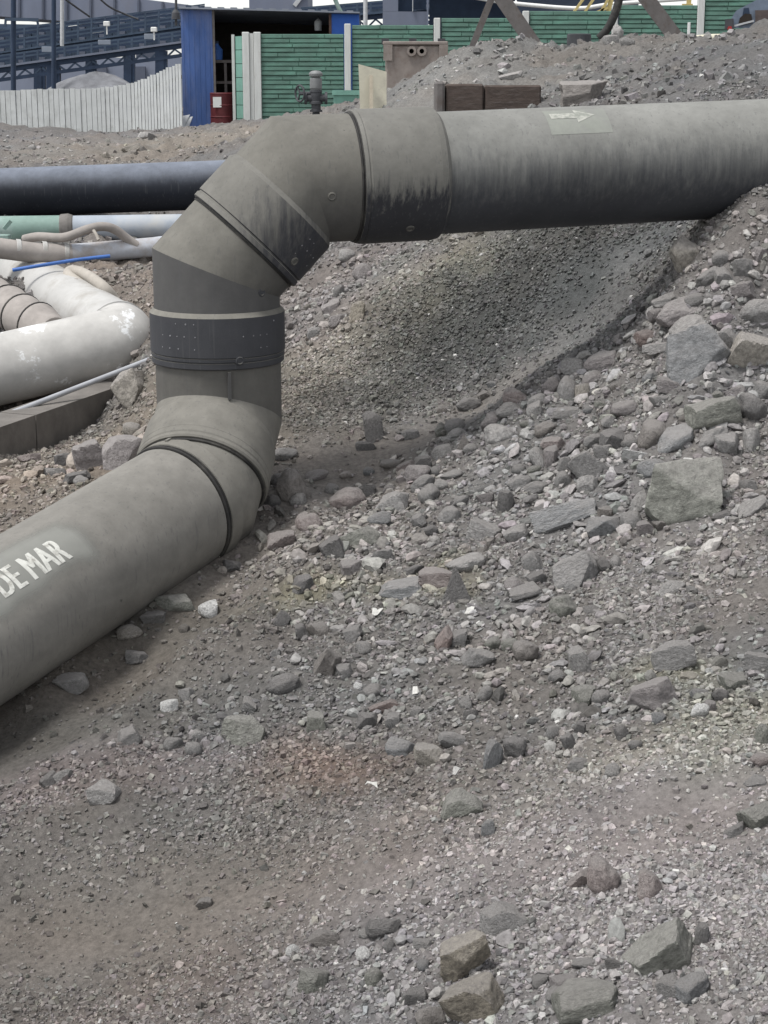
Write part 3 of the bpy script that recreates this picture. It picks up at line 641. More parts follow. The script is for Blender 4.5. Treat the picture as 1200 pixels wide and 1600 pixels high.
mbt.build('painted_letters', M_paint, lower)
sA = sx(838); wA = sx(931)-sA
pts, fs = sheet(wA, .19); wrap(pts, fs, 4, sA, math.radians(50), R-.0078, 'painted_panel', M_patch, level)
ax0, ax1 = sx(845)-sA, sx(913)-sA
N_ = 10; ap = []; af = []
for i in range(N_+1):
    x = ax0 + (ax1-ax0-.10)*i/N_
    for y in (-.022, 0, .022): ap.append((x, y))
for i in range(N_):
    for j in range(2): af.append((i*3+j, (i+1)*3+j, (i+1)*3+j+1, i*3+j+1))
b0 = len(ap); ap += [(ax1-.10,-.055),(ax1-.10,0),(ax1-.10,.055),(ax1-.05,-.0275),(ax1-.05,0),(ax1-.05,.0275),(ax1,0)]
af += [(b0,b0+3,b0+4,b0+1),(b0+1,b0+4,b0+5,b0+2),(b0+3,b0+6,b0+4),(b0+4,b0+6,b0+5)]
wrap(ap, af, 4, sA, math.radians(56), R-.0064, 'painted_arrow', plain('faded_arrow_paint', (.40,.40,.36), rough=.85, var=.15, scale=25, grime=(.232,.242,.215), gscale=20, gth=(.44,.6), bump=.05), level)

# ---------------------------------------------------------------- other pipes on the left
M_blk = dusty_pipe('black_pipe_plastic', .05, 1.0, plastic=(.010,.012,.018), dust=(.27,.30,.36), base=.02, amt=.62, streak=.10)
M_wht = plain('weathered_white_pipe', (.44,.435,.42), rough=.75, var=.12, scale=4, grime=(.34,.325,.30), gscale=2.6, gth=(.46,.62), bump=.08)
M_wht2 = plain('peeling_white_pipe', (.44,.43,.41), rough=.8, var=.16, scale=5, grime=(.72,.73,.73), gscale=2.2, gth=(.545,.575), bump=.1)
M_lbl = plain('pale_blue_pipe', (.33,.365,.41), rough=.65, var=.15, scale=5, grime=(.40,.40,.39), gscale=2.5, gth=(.5,.7), bump=.05)
M_grn = plain('pale_green_pipe', (.20,.29,.255), rough=.65, var=.2, scale=4, grime=(.36,.39,.39), gscale=2.0, gth=(.45,.7), bump=.05)
M_dus = plain('dusty_grey_hose', (.30,.275,.255), rough=.85, var=.2, scale=8, bump=.1)
M_tan = plain('tan_hose', (.38,.35,.31), rough=.85, var=.15, scale=8, bump=.1)
M_blu = plain('blue_plastic', (.05,.13,.38), rough=.5, var=.2, bump=.05)
M_pvc = plain('grey_conduit', (.36,.37,.39), rough=.5, var=.12, bump=.05)
M_con = plain('old_concrete', (.30,.275,.245), rough=.92, var=.22, scale=7, grime=(.20,.175,.15), gscale=4, gth=(.5,.72), bump=.5, bscale=30)
def px_tube(name, pts, r, mat, label=None, cat='pipe', n=24, sub=6, parent=None, rfun=None, group=None):
    P3 = [W(*p) for p in pts]; o = []
    for i in range(len(P3)-1):            # Catmull-Rom through the points
        a = P3[max(i-1,0)]; b = P3[i]; c = P3[i+1]; d = P3[min(i+2,len(P3)-1)]
        for j in range(sub):
            t = j/sub; o.append(.5*((2*b)+(c-a)*t+(2*a-5*b+4*c-d)*t*t+(3*b-a-3*c+d)*t**3))
    o.append(P3[-1]); ob = MB().tube(o, r, n, rfun=rfun).build(name, mat, parent)
    if label: tag(ob, label, cat, group)
    return ob, o
# long black pipe across the back
bk = empty('black_pipe', W(120,330,15.2), 'long black plastic pipe running level behind the riser at left', 'pipe')
a_, b_ = W(-420,316,15.2), W(420,286,15.2); a_ = a_-(b_-a_)*.9; MB().tube([a_, a_.lerp(b_,.5), b_], .208, 40).build('barrel', M_blk, bk)
c_ = b_-a_
for f in (.1, .3, .52, .72, .965):
    p = a_.lerp(b_, f); MB().box(p.x-.12, p.x+.12, p.y-.25, p.y+.25, p.z-.75, p.z-.195, .02).build('support_block', M_con, bk)
# pale blue pipe with green end
lb = empty('pale_blue_pipe', W(120,368,14.4), 'pale blue pipe with a green painted left half below the black pipe', 'pipe')
q0, q1, q2 = W(-300,362,14.3), W(98,357,14.45), W(420,352,14.6)
MB().tube([q0+(q0-q1)*.6-Vector((0,0,.7)), q0+(q0-q1)*.25-Vector((0,0,.12)), q0, q1], .108, 32).build('green_length', M_grn, lb)
MB().tube([q1, q2], .104, 32).build('blue_length', M_lbl, lb)
d_ = (q2-q1).normalized(); MB().lathe(q1, d_, [(-.02,.108),(-.01,.118),(.05,.122),(.08,.112),(.09,.104)], 32).build('joint_ring', plain('joint_dirt', (.16,.15,.14), bump=.2), lb)
m_ = MB(); p = W(4,378,14.05); m_.box(p.x-.12, p.x+.06, p.y-.05, p.y+.05, p.z-.07, p.z+.06, .006); m_.bar(W(6,358,14.08), W(17,345,14.1), .03, .03); m_.build('green_clamp', M_grn, lb)
# grey-mauve pipe in front of it
gp = empty('grey_pipe', W(60,408,13.7), 'mauve grey dusty pipe with pale bands lying above the thin blue pipe', 'pipe')
P_ = [W(-300,372,13.2), W(0,388,13.5), W(60,396,13.6), W(110,397,13.7), W(240,386,13.9), W(330,374,14.0)]
MB().tube([P_[0]+(P_[0]-P_[1])*.6-Vector((0,0,.7)), P_[0]+(P_[0]-P_[1])*.2-Vector((0,0,.12))]+P_[:4], .080, 28).build('dusty_length', M_dus, gp)
MB().tube(P_[3:], .078, 28).build('blue_tinted_length', plain('blue_white_pipe', (.42,.44,.48), var=.15, scale=6, grime=(.33,.31,.30), gscale=4, gth=(.5,.65), bump=.05), gp)
for f in (.25, .62, .93):
    p = P_[1].lerp(P_[3], f); MB().lathe(p-(P_[3]-P_[1]).normalized()*.02, P_[3]-P_[1], [(0,.080),(.004,.083),(.034,.083),(.038,.080)], 28).build('band', M_wht, gp)
px_tube('arched_hose', [(38,374,13.75),(60,370,13.7),(100,371,13.65),(135,359,13.65),(158,354,13.7),(178,358,13.75),(200,374,13.8),(214,384,13.82)], .036, M_dus, 'mauve grey hose arching up over the banded grey pipe', 'hose')
px_tube('vent_stub', [(146,360,13.6),(150,366,13.58),(154,375,13.56)], .013, M_tan, 'small pale stub standing under the arch of the grey hose', 'pipe', n=10)
px_tube('thin_blue_pipe', [(20,422,13.2),(62,415,13.2),(120,406,13.25),(172,400,13.3)], .014, M_blu, 'thin bright blue plastic pipe on the ground', 'pipe', n=14)
# tan hose hooking over behind the white elbow
px_tube('tan_hose', [(150,468,12.6),(128,446,13.0),(108,431,13.15),(112,423,13.2),(132,428,13.1),(160,447,12.75),(180,470,12.75),(196,494,12.65),(203,508,12.6)], .042, M_tan, 'tan hose curving down behind the white pipe elbow', 'hose')
px_tube('grey_branch_hose', [(118,440,13.0),(140,461,12.85),(165,470,12.75),(190,489,12.5)], .03, M_dus, 'short grey hose lying beneath the tan hose', 'hose')
# white pipe elbow: two legs joined at a rounded mitre
we = empty('white_elbow_pipe', W(150,620,12.0), 'large off white pipe with peeling patches making a sharp corner', 'pipe')
e0, e1_, e2_ = W(-330,652,11.3), W(196,532,12.15), W(-260,262,19.3)
rw = .245
d1 = (e1_-e0).normalized(); d2 = (e2_-e1_).normalized()
MB().tube([e0, e0.lerp(e1_,.5), e1_-d1*.09], rw, 40, cap=False).build('near_leg', M_wht2, we)
MB().tube([e1_+d2*.11, e1_.lerp(e2_,.5), e2_, e2_+d2*.6-Vector((0,0,.12)), e2_+d2*1.3-Vector((0,0,.55)), e2_+d2*1.8-Vector((0,0,1.1))], rw-.004, 40).build('far_leg', M_wht, we)
cv_ = []
for j in range(11):
    t = j/10; a = e1_-d1*.12; b = e1_+d2*.125; cv_.append(a*(1-t)**2 + e1_*(2*t*(1-t)) + b*t*t)
MB().tube(cv_, rw+.002, 40, cap=False).build('elbow', M_wht2, we)
MB().lathe(e1_+d2*.14, d2, [(-.012,rw),(-.008,rw+.010),(.012,rw+.010),(.018,rw-.004)], 40).build('weld_ring', M_wht, we)
# segmented conduit between the legs
sg = empty('segmented_pipe', W(20,520,12.6), 'brown dusty pipe of short overlapping segments between the white pipe legs', 'pipe')
sp_ = [W(82,520,12.05), W(58,507,12.2), W(34,494,12.4), W(12,479,12.65), W(-14,464,12.95), W(-60,440,13.4)]
for i in range(5):
    a, b = sp_[i], sp_[i+1]; L_ = (b-a).length
    MB().lathe(a, b-a, [(-.02,.02),(-.02,.118),(0,.124),(L_*.82,.160),(L_*.93,.162),(L_*.95,.118)], 28).build('segment', M_dus, sg)
    MB().lathe(b, b-a, [(-L_*.06,.12),(-L_*.06,.166),(-.002,.168),(-.002,.12)], 28).build('joint', M_gask, sg)
px_tube('grey_conduit', [(-120,694,10.3),(0,652,10.75),(120,606,11.2),(236,561,11.6),(300,536,11.9)], .018, M_pvc, 'thin light grey conduit slanting up in front of the white pipe', 'conduit', n=12)
px_tube('short_wire', [(232,548,11.9),(222,541,12.0),(212,534,12.0)], .011, M_pvc, 'short grey rod end beside the riser coupling', 'rod', n=8)
# concrete kerb under the white pipe
kb = MB(); t0, t1 = W(0,652,10.26), W(206,582,11.9); t1.z = t0.z; t0.z -= .06; t1.z -= .06; t0 = t0-(t1-t0)*.7
dk = (t1-t0).normalized(); nk = Vector((-dk.y, dk.x, 0)).normalized()
for (a, b) in [(t0, t0.lerp(t1,.55)), (t0.lerp(t1,.555), t1)]:
    kb.hexa([a-Vector((0,0,.5)), b-Vector((0,0,.5)), b-Vector((0,0,.5))+nk*.26, a-Vector((0,0,.5))+nk*.26, a, b, b+nk*.26, a+nk*.26])
ke = kb.build('concrete_kerb', plain('shadow_toned_concrete', (.16,.148,.135), rough=.95, var=.25, scale=5, bump=.5, bscale=25)); tag(ke, 'dark weathered concrete kerb below the white pipe elbow', 'kerb')  # concrete coloured dark to carry the shadow on the kerb's face
# ---------------------------------------------------------------- background: fences, shed, yard, conveyors
M_green = plain('green_paint', (.092,.168,.136), rough=.7, var=.2, scale=2.2, grime=(.12,.26,.20), gscale=2.5, gth=(.45,.72), bump=.4, bscale=18, stretch=(1,1,2.2))
M_gpale = plain('faded_green_paint', (.17,.33,.27), rough=.75, var=.15, scale=3, bump=.4, bscale=18)
M_post = plain('whitewash', (.55,.56,.54), rough=.85, var=.10, scale=3, grime=(.45,.44,.40), gscale=5, gth=(.55,.75), bump=.2, stretch=(6,6,.8))
M_board = plain('white_concrete_board', (.47,.485,.48), rough=.85, var=.10, scale=2.5, grime=(.34,.35,.34), gscale=3, gth=(.5,.75), bump=.25)
M_blue = plain('blue_sheet', (.055,.108,.28), rough=.6, var=.25, scale=1.6, grime=(.13,.165,.30), gscale=1.4, gth=(.47,.68), bump=.1, stretch=(1.6,1.6,.35))
M_inside = plain('dark_interior', (.030,.024,.020), rough=.9, var=.3, bump=.1)
M_roof = plain('grey_roof_sheet', (.22,.24,.28), rough=.6, var=.2, scale=2, bump=.1)
M_red = plain('red_drum_paint', (.105,.022,.025), rough=.6, var=.25, scale=4, bump=.1)
M_steel = plain('dark_steel', (.060,.062,.068), rough=.7, var=.3, scale=5, bump=.2)
M_gsteel = plain('grey_steel', (.135,.125,.12), rough=.75, var=.2, scale=6, grime=(.10,.08,.07), gscale=8, bump=.2)
M_navy = plain('navy_steel', (.026,.042,.075), rough=.75, var=.3, scale=1.5, bump=.1)
M_navy2 = plain('blue_grey_steel', (.055,.08,.12), rough=.75, var=.3, scale=1.5, bump=.1)
M_lav = plain('blue_grey_cladding', (.16,.18,.235), rough=.8, var=.12, scale=.6, bump=.05, grime=(.17,.18,.22), gscale=.5, stretch=(1,1,.4))
M_lav2 = plain('grey_cladding', (.10,.113,.15), rough=.8, var=.12, scale=.6, bump=.05)
M_rust = plain('rusty_grey_plate', (.235,.205,.185), rough=.85, var=.2, scale=5, grime=(.17,.13,.11), gscale=6, gth=(.5,.7), bump=.2)
M_wood = plain('dark_timber', (.075,.058,.05), rough=.9, var=.35, scale=6, grime=(.13,.11,.10), gscale=8, bump=.5, stretch=(1,1,5))
M_cream = plain('cream_board', (.58,.55,.44), rough=.85, var=.10, scale=4, grime=(.46,.43,.35), gscale=6, bump=.1)
M_yel = plain('yellow_paint', (.50,.40,.17), rough=.6, var=.15, bump=.1)
M_lgrey = plain('light_grey_paint', (.46,.47,.48), rough=.7, var=.15, bump=.1)
M_white = plain('white_plate', (.72,.72,.70), rough=.7, var=.08, bump=.05)

# green precast fence: posts and stacked slabs, each bay stepped up the hill
YF_ = 39.8
fence = empty('green_fence', W(450,195,YF_), 'green precast concrete fence with white posts stepping up the hill', 'fence')
bays = [(407,537,53,196),(550,677,39,170),(690,816,28,150),(828,956,17,140),(968,1090,8,120),(1103,1230,-12,110),(1243,1370,-24,95)]
def slab_mesh(w, h, seed):
    r = random.Random(seed); mb = MB(); mb.box(0, w, .03, .09, 0, h)
    rows = 3
    for i in range(rows):
        z0 = h*i/rows; z1 = h*(i+1)/rows; x = -r.uniform(0,.15)
        while x < w:
            l = r.uniform(.45,.95); a, b = max(0,x), min(w, x+l)
            if b-a > .03:
                t = r.uniform(.004,.018); e = .008
                mb.hexa([(a,.029,z0),(b,.029,z0),(b,.031,z0),(a,.031,z0),(a,.029,z1),(b,.029,z1),(b,.031,z1),(a,.031,z1)])
                mb.add([(a,.028,z0+.004),(b,.028,z0+.004),(b,.028,z1-.004),(a,.028,z1-.004),(a+e,t-.012,z0+.02),(b-e,t-.012,z0+.02),(b-e,t-.006,z1-.012),(a+e,t-.006,z1-.012)],
                       [(0,1,5,4),(1,2,6,5),(2,3,7,6),(3,0,4,7),(4,5,6,7)])
            x += l
    return mb
for bi, (x0, x1, yt, yb) in enumerate(bays):
    a, b, c = W(x0,yt,YF_), W(x1,yt,YF_), W(x0,yb,YF_); w = b.x-a.x; h = .30; z = a.z-h; j = 0
    protos = []
    while z > c.z-h and j < 9:
        if j < 3:
            o = slab_mesh(w, h-.002, bi*10+j).build('slab', M_green, fence); o0 = origin(fence)
            for v in o.data.vertices: v.co = v.co + o0
            protos.append(o)
        else:
            o = protos[j % 3].copy(); COL.objects.link(o); o.parent = fence
        o.location = Vector((a.x, YF_, z)) - origin(fence); z -= h; j += 1
for (x0, x1, yt, yb) in [(396,407,50,198),(378,389,50,198),(538,548,37,175),(678,688,28,160),(817,827,17,150),(957,966,8,140),(1091,1101,-3,120),(1231,1242,-12,110)]:
    a, b, c = W(x0,yt,YF_-.03), W(x1,yt,YF_-.03), W(x0,yb,YF_); MB().box(a.x, b.x, YF_-.05, YF_+.10, c.z-.1, a.z, .012).build('post', M_post, fence)
a, b, c = W(389.6,52,YF_), W(395.5,52,YF_), W(390,198,YF_); MB().box(a.x, b.x, YF_-.01, YF_+.06, c.z-.1, a.z).build('post_joint', M_post, fence)
# short return panel with its own white end post
for i in range(8):
    a, b = W(367,56,YF_+.35), W(377.5,54,YF_); z = a.z-.30*(i+1)
    MB().hexa([(a.x,a.y,z),(b.x,b.y+.02,z),(b.x,b.y+.08,z),(a.x,a.y+.06,z),(a.x,a.y,z+.287),(b.x,b.y+.02,z+.287),(b.x,b.y+.08,z+.287),(a.x,a.y+.06,z+.287)]).build('return_slab', M_gpale, fence)
a, b, c = W(361.5,54,YF_+.35), W(366,54,YF_+.35), W(362,192,YF_+.35); MB().box(a.x, b.x, a.y-.03, a.y+.1, c.z-.1, a.z).build('end_post', M_post, fence)
o = MB(); a, b, c = W(521,141,38.6), W(560,141,38.6), W(521,166,38.6); o.box(a.x, b.x, 38.6, 38.7, c.z-.1, a.z-.10); o.box(a.x-.03, b.x+.03, 38.55, 38.74, a.z-.10, a.z)
tag(o.build('low_green_wall', M_gpale), 'low faded green slab standing in front of the second fence bay', 'wall')

# white board fence
wf = empty('white_fence', W(140,205,41.5), 'white concrete board fence curving up to the blue shed', 'fence')
top = [(-430,154,45.8),(-160,146,43.5),(0,142,42.3),(100,139,41.8),(165,136,41.5),(205,130,41.2),(232,120,40.4),(258,108,39.6),(283,98,38.9)]
def tline(x):
    for i in range(len(top)-1):
        if top[i][0] <= x <= top[i+1][0]:
            f = (x-top[i][0])/(top[i+1][0]-top[i][0]); return [top[i][1]+(top[i+1][1]-top[i][1])*f, top[i][2]+(top[i+1][2]-top[i][2])*f]
    return [98, 38.9]
x = -425.0; rr = random.Random(5)
while x < 281:
    wdt = 8.3 if x < 150 else (7.0 if x < 200 else 5.0); wdt *= rr.uniform(.9,1.1)
    y0, Ya = tline(x); y1, Yb = tline(min(283, x+wdt)); a = W(x+.35, y0, Ya); b = W(min(283,x+wdt)-.45, y1, Yb); dy = rr.uniform(0,.03)
    zt = (a.z+b.z)/2 + rr.uniform(-.02,.02); zb = W(x, 222, Ya).z
    MB().hexa([(a.x,a.y+dy,zb),(b.x,b.y+dy,zb),(b.x,b.y+.06+dy,zb),(a.x,a.y+.06+dy,zb),(a.x,a.y+dy,zt),(b.x,b.y+dy,zt),(b.x,b.y+.06+dy,zt),(a.x,a.y+.06+dy,zt)]).build('board', M_board, wf)
    x += wdt
mb = MB(); pr = None
for q in top:
    p = W(q[0], q[1]+22, q[2]+.12)
    if pr is not None: mb.bar(pr, p, .04, .08)
    pr = p
mb.build('rail', M_gsteel, wf)

# blue sheet-metal shed behind the fences
YS = 40.6
shed = empty('blue_shed', W(420,206,YS+1), 'blue sheet metal shed with an open dark front and a sloping roof', 'shed')
l, r_, zt, zb = W(282,17,YS), W(331,17,YS), W(300,15,YS).z, W(300,210,YS).z
mb = MB(); k = 12
for i in range(k):          # ribbed front panel
    xa = l.x+(r_.x-l.x)*i/k; xb = l.x+(r_.x-l.x)*(i+1)/k; dy = .0 if i % 2 else -.006
    mb.box(xa, xb, YS+dy, YS+.04, zb, zt)
mb.build('front_panel', M_blue, shed)
mb = MB(); mb.box(l.x, l.x+.04, YS+.041, YS+2.6, zb, zt); mb.build('side_wall', M_blue, shed)
fr = W(331.3,16,YS); MB().box(fr.x, fr.x+.05, YS-.02, YS+.05, zb, zt-.002).build('door_jamb', M_gsteel, shed)
x2 = W(518,22,YS+.02).x; x3 = W(561,22,YS+.02).x
MB().box(l.x+.05, x3-.05, YS+2.5, YS+2.55, zb, zt-.02).build('back_wall', M_inside, shed)
MB().box(x2-.06, x2, YS+.02, YS+.08, zb, W(518,20,YS).z).build('door_jamb', plain('rust_jamb', (.12,.075,.06), var=.3), shed)
MB().box(x2, x3, YS+.03, YS+.07, zb, W(530,21,YS).z).build('right_panel', plain('bright_blue_sheet', (.045,.13,.47), var=.15, scale=2), shed)
MB().box(x3-.045, x3, YS+.075, YS+2.5, zb, W(530,22,YS).z).build('side_wall', M_blue, shed)
a, b = W(279,11,YS-.2), W(562,18.5,YS-.2)
mb = MB(); k = 28
for i in range(k):
    f0, f1 = i/k, (i+1)/k; p, q = a.lerp(b, f0), a.lerp(b, f1); up = .0 if i % 2 else .025
    mb.hexa([(p.x,YS-.2,p.z-.03),(q.x,YS-.2,q.z-.03),(q.x,YS+2.8,q.z-.25),(p.x,YS+2.8,p.z-.25),(p.x,YS-.2,p.z+up),(q.x,YS-.2,q.z+up),(q.x,YS+2.8,q.z-.22+up),(p.x,YS+2.8,p.z-.22+up)])
mb.build('roof', M_roof, shed)
# things kept in the shed
YI = YS+.35
rk = empty('storage_rack', W(345,200,YI), 'dark angle iron rack just inside the blue shed', 'rack')
zz = W(345,206,YI).z
for xx in (334.5, 352, 364):
    p = W(xx,98,YI); MB().box(p.x-.03, p.x+.03, YI, YI+.05, zz, p.z).build('upright', M_gsteel, rk)
for yy in (98, 131):
    p, q = W(333.5,yy,YI), W(370,yy,YI); MB().box(p.x, q.x, YI-.02, YI+.6, p.z, p.z+.06).build('shelf', M_gsteel, rk)
p = W(339,97.5,YI+.2)
j = empty('blue_jug', (p.x, p.y, p.z+.06), 'blue plastic jug on the top shelf of the rack', 'jug')
MB().lathe((p.x,p.y,p.z+.06), (0,0,1), [(0,0),(0,.13),(.22,.14),(.28,.09),(.33,.05),(.36,.05)], 16).build('body', M_blu, j); MB().lathe((p.x,p.y,p.z+.42), (0,0,1), [(0,.055),(.05,.055),(.05,0)], 12).build('cap', M_navy, j)
p = W(348,202,YI-.28)
dr = empty('red_drum', p, 'dark red steel drum with a white paper label in the shed opening', 'drum')
MB().lathe(p, (0,0,1), [(0,0),(0,.27),(.02,.28),(.26,.275),(.28,.285),(.30,.275),(.52,.275),(.54,.285),(.56,.275),(.78,.28),(.80,.285),(.82,.27),(.81,0)], 28).build('body', M_red, dr)
q = W(339,160,YI-.56); MB().box(q.x-.09, q.x+.10, q.y-.0, q.y+.012, q.z-.11, q.z+.12).build('paper_label', M_white, dr)
p = W(497,38,YS+.6); la = empty('hanging_lamp', p, 'small pale lantern hanging inside the shed', 'lamp')
MB().lathe((p.x,p.y,p.z-.14), (0,0,1), [(0,0),(0,.08),(.2,.09),(.24,.05),(.27,0)], 12).build('shade', M_lgrey, la); MB().tube([(p.x,p.y,p.z+.12),(p.x,p.y,p.z+.3)], .012, 6).build('hook', M_steel, la)
# grey slabs leaning against the shed's corner
for i, (x0, x1, tx, lab) in enumerate([(272,284,14,'left of the two grey concrete slabs leaning on the blue shed'),(283,292,10,'right of the two grey concrete slabs leaning on the blue shed')]):
    a, b = W(x0,205,39.4), W(x1,205,39.4); c, d = W(x0+tx,181+i*2,39.9), W(x1+tx*.9,179+i*3,39.9)
    o = MB().hexa([a, b, b+Vector((0,.1,0)), a+Vector((0,.1,0)), c, d, d+Vector((0,.1,0)), c+Vector((0,.1,0))]).build('leaning_slab', M_lgrey); tag(o, lab, 'slab', 'slabs leaning on the shed')

# valve on a standpipe
Yv = 17.0; vb = W(494,182,Yv); vt = W(494,110,Yv); hh = vt.z-vb.z
vl = empty('valve', (vb.x, Yv, vb.z-.25), 'dark valve with a side handwheel and pale cap on a standpipe', 'valve')
MB().lathe((vb.x,Yv,vb.z-.25), (0,0,1), [(0,.035),(.25+hh*.12,.035)], 16).build('standpipe', M_steel, vl)
MB().lathe((vb.x,Yv,vb.z), (0,0,1), [(hh*.10,.03),(hh*.10,.06),(hh*.14,.06),(hh*.15,.045),(hh*.26,.045),(hh*.27,.062),(hh*.32,.062),(hh*.33,.048),(hh*.46,.055),(hh*.52,.055),(hh*.53,.06),(hh*.57,.06),(hh*.58,.03)], 20).build('body', M_steel, vl)
MB().lathe((vb.x,Yv,vb.z), (0,0,1), [(hh*.57,.03),(hh*.57,.05),(hh*.62,.058),(hh*.82,.058),(hh*.86,.04),(hh*.87,.062),(hh*.92,.066),(hh*.95,.062),(hh*.99,.04),(hh,0)], 20).build('cap', M_gsteel if False else plain('galvanised', (.20,.205,.205), rough=.55, metal=.3, var=.2), vl)
MB().tube([(vb.x-.11,Yv,hh*.40+vb.z),(vb.x+.10,Yv,hh*.40+vb.z)], .036, 14).build('cross_body', M_steel, vl)
for sx_ in (-.11, .085): MB().lathe((vb.x+sx_,Yv,hh*.40+vb.z), (1,0,0), [(0,0),(0,.058),(.024,.058),(.024,0)], 16).build('flange', M_steel, vl)
hw = W(472,146,Yv); MB().tube([(vb.x,Yv,hw.z),(hw.x-.02,Yv-.02,hw.z)], .018, 10).build('stem', M_steel, vl)
ring = [(hw.x-.02, Yv-.02+.075*math.cos(a)*.55, 0) for a in [0]]
wh = MB(); pts = [Vector((hw.x-.02+.045*math.cos(a), Yv-.02-.06*math.cos(a), hw.z+.075*math.sin(a))) for a in np.linspace(0, 2*math.pi, 21)]
wh.tube(pts, .010, 8, cap=False)
for a in (0, 2.1, 4.2): wh.bar((hw.x-.02,Yv-.02,hw.z), (hw.x-.02+.045*math.cos(a), Yv-.02-.06*math.cos(a), hw.z+.075*math.sin(a)), .012)
wh.build('handwheel', M_steel, vl)
# cream board, rusty plate box, dark timbers
cb = empty('cream_board', W(583,168,18), 'cream painted board with a slot strip leaning upright behind the pipe', 'board')
a, b, c, d = W(563,180,18), W(604,182,18.15), W(604,112,18.25), W(560,100,18.1); t = Vector((.0,.03,0))
MB().hexa([a, b, b+t, a+t, d, c, c+t, d+t]).build('panel', M_cream, cb)
p, q = W(580,175,17.98), W(580,118,18.1); MB().bar(p, q, .035, .02, up=(0,1,0)).build('strip', plain('brown_strip', (.36,.32,.25), var=.2), cb)
Yr = 24.0; rb = empty('rusty_tank', W(650,160,Yr), 'rusty grey steel tank with two round lugs and corner brackets', 'tank')
a, b = W(602,70,Yr), W(694,172,Yr); MB().box(a.x, b.x, Yr, Yr+.6, b.z, a.z, .03).build('body', M_rust, rb)
p, q = W(598,70,Yr), W(700,61,Yr); MB().box(p.x, q.x, Yr-.03, Yr+.63, p.z, q.z-.03, .01).build('rim', M_rust, rb)
for xx in (602, 645, 690):
    p = W(xx,60,Yr); MB().box(p.x-.05, p.x+.05, Yr, Yr+.1, p.z-.08, p.z+.0).build('lid_clip', M_steel, rb)
for xx in (643, 659):
    p = W(xx,80,Yr); MB().lathe((p.x,Yr+.02,p.z), (0,-1,0), [(0,.065),(.06,.065),(.06,.032),(.02,.032),(.02,0)], 18).build('lug', M_rust, rb)
for xx in (606, 693):
    p = W(xx,84,Yr); MB().box(p.x-.06, p.x+.06, Yr-.03, Yr+.0, p.z-.09, p.z+.12).build('bracket', M_rust, rb)
Yt = 15.4; tb = empty('timber_baulk', W(750,172,Yt), 'dark timber sided box with a grey end plate half buried in gravel', 'timber')
a, b = W(697,131,Yt), W(757,180,Yt); MB().box(a.x, b.x-.01, Yt, Yt+.35, b.z, a.z, .015).build('side_board', M_wood, tb)
a2, b2 = W(758,133,Yt), W(845,180,Yt); MB().box(a2.x, b2.x, Yt+.01, Yt+.35, b2.z, a2.z, .015).build('side_board', M_wood, tb)
a3 = W(680,127,Yt-.05); MB().box(a3.x, a.x-.012, Yt-.03, Yt+.38, b.z, a3.z, .02).build('end_plate', M_gsteel, tb)
# steel trestle legs and hose
def trestle(name, legs, label):
    p0 = W(legs[0][0], legs[0][1], legs[0][4]); o = empty(name, p0, label, 'trestle')
    for (x0, y0, x1, y1, Y, w) in legs:
        a, b = W(x0,y0,Y), W(x1,y1,Y); m = MB(); d = (b-a); s = d.cross(Vector((0,1,0))).normalized()
        m.bar(a-d.normalized()*.5, b, w, .02, up=(0,1,0)); m.bar(a-d.normalized()*.5-s*(w/2-.01)+Vector((0,.06,0)), b-s*(w/2-.01)+Vector((0,.06,0)), .02, .12, up=(0,1,0)); m.build('leg', M_gsteel, o)
    return o
trestle('steel_trestle', [(737,75,773,-15,24.5,.09),(848,90,769,-25,24.2,.20)], 'dark steel A frame legs standing on the mound left of centre')
trestle('steel_strut', [(1068,75,1003,-12,24.0,.20)], 'thick grey steel strut leaning on the rubble mound at right')
px_tube('black_hose', [(936,60,23.6),(950,44,23.6),(962,18,23.6),(969,-8,23.6),(974,-30,23.6)], .055, M_gask, 'black hose hanging beside the rubble heap at right', 'hose', n=10)
p = W(907,70,24.3); bx = MB(); bx.lathe((p.x,24.5,p.z-.1), (0,0,1), [(0,0),(0,.17),(.24,.165),(.25,.15),(.22,.14),(.2,0)], 20); tag(bx.build('black_bucket', M_steel), 'dark bucket half sunk behind the gravel mound', 'bucket')
for (x0, y0, y1, lab) in [(1076,35,62,'thin white stake in front of the green fence')]:
    p, q = W(x0,y1,30), W(x0,y0,30); tag(MB().box(p.x-.022, p.x+.022, 30, 30.04, p.z-.3, q.z, .004).build('white_stake', M_white), lab, 'stake')
sk = [W(x,y,19.6) for x, y in [(1072,64),(1090,61),(1115,60),(1135,59),(1148,61)]]
tag(MB().tube(sk, .03, 10, rfun=lambda t: .015+.035*math.sin(math.pi*min(1,max(0,t)))**.5).build('pale_sack', M_cream), 'long pale sack lying on the mound before the fence', 'sack')
# yellow stair rails and white line above the fence
ys = empty('yellow_stair', W(920,20,44), 'yellow stair rails showing above the green fence', 'stairs')
for (x0,y0,x1,y1) in [(893,24,925,-20),(910,24,940,-20),(925,22,950,12),(938,20,952,-4),(950,20,956,-5),(1066,8,1082,8),(1076,8,1077,-6)]:
    MB().bar(W(x0,y0,44), W(x1,y1,44), .11, .06).build('rail', M_yel, ys)
px_tube('white_line', [(700,-12,45),(770,1,45),(830,8,45),(905,13,45),(960,6,45),(1075,-2,45)], .05, M_white, 'thin white pipe sagging above the green fence', 'pipe', n=8)
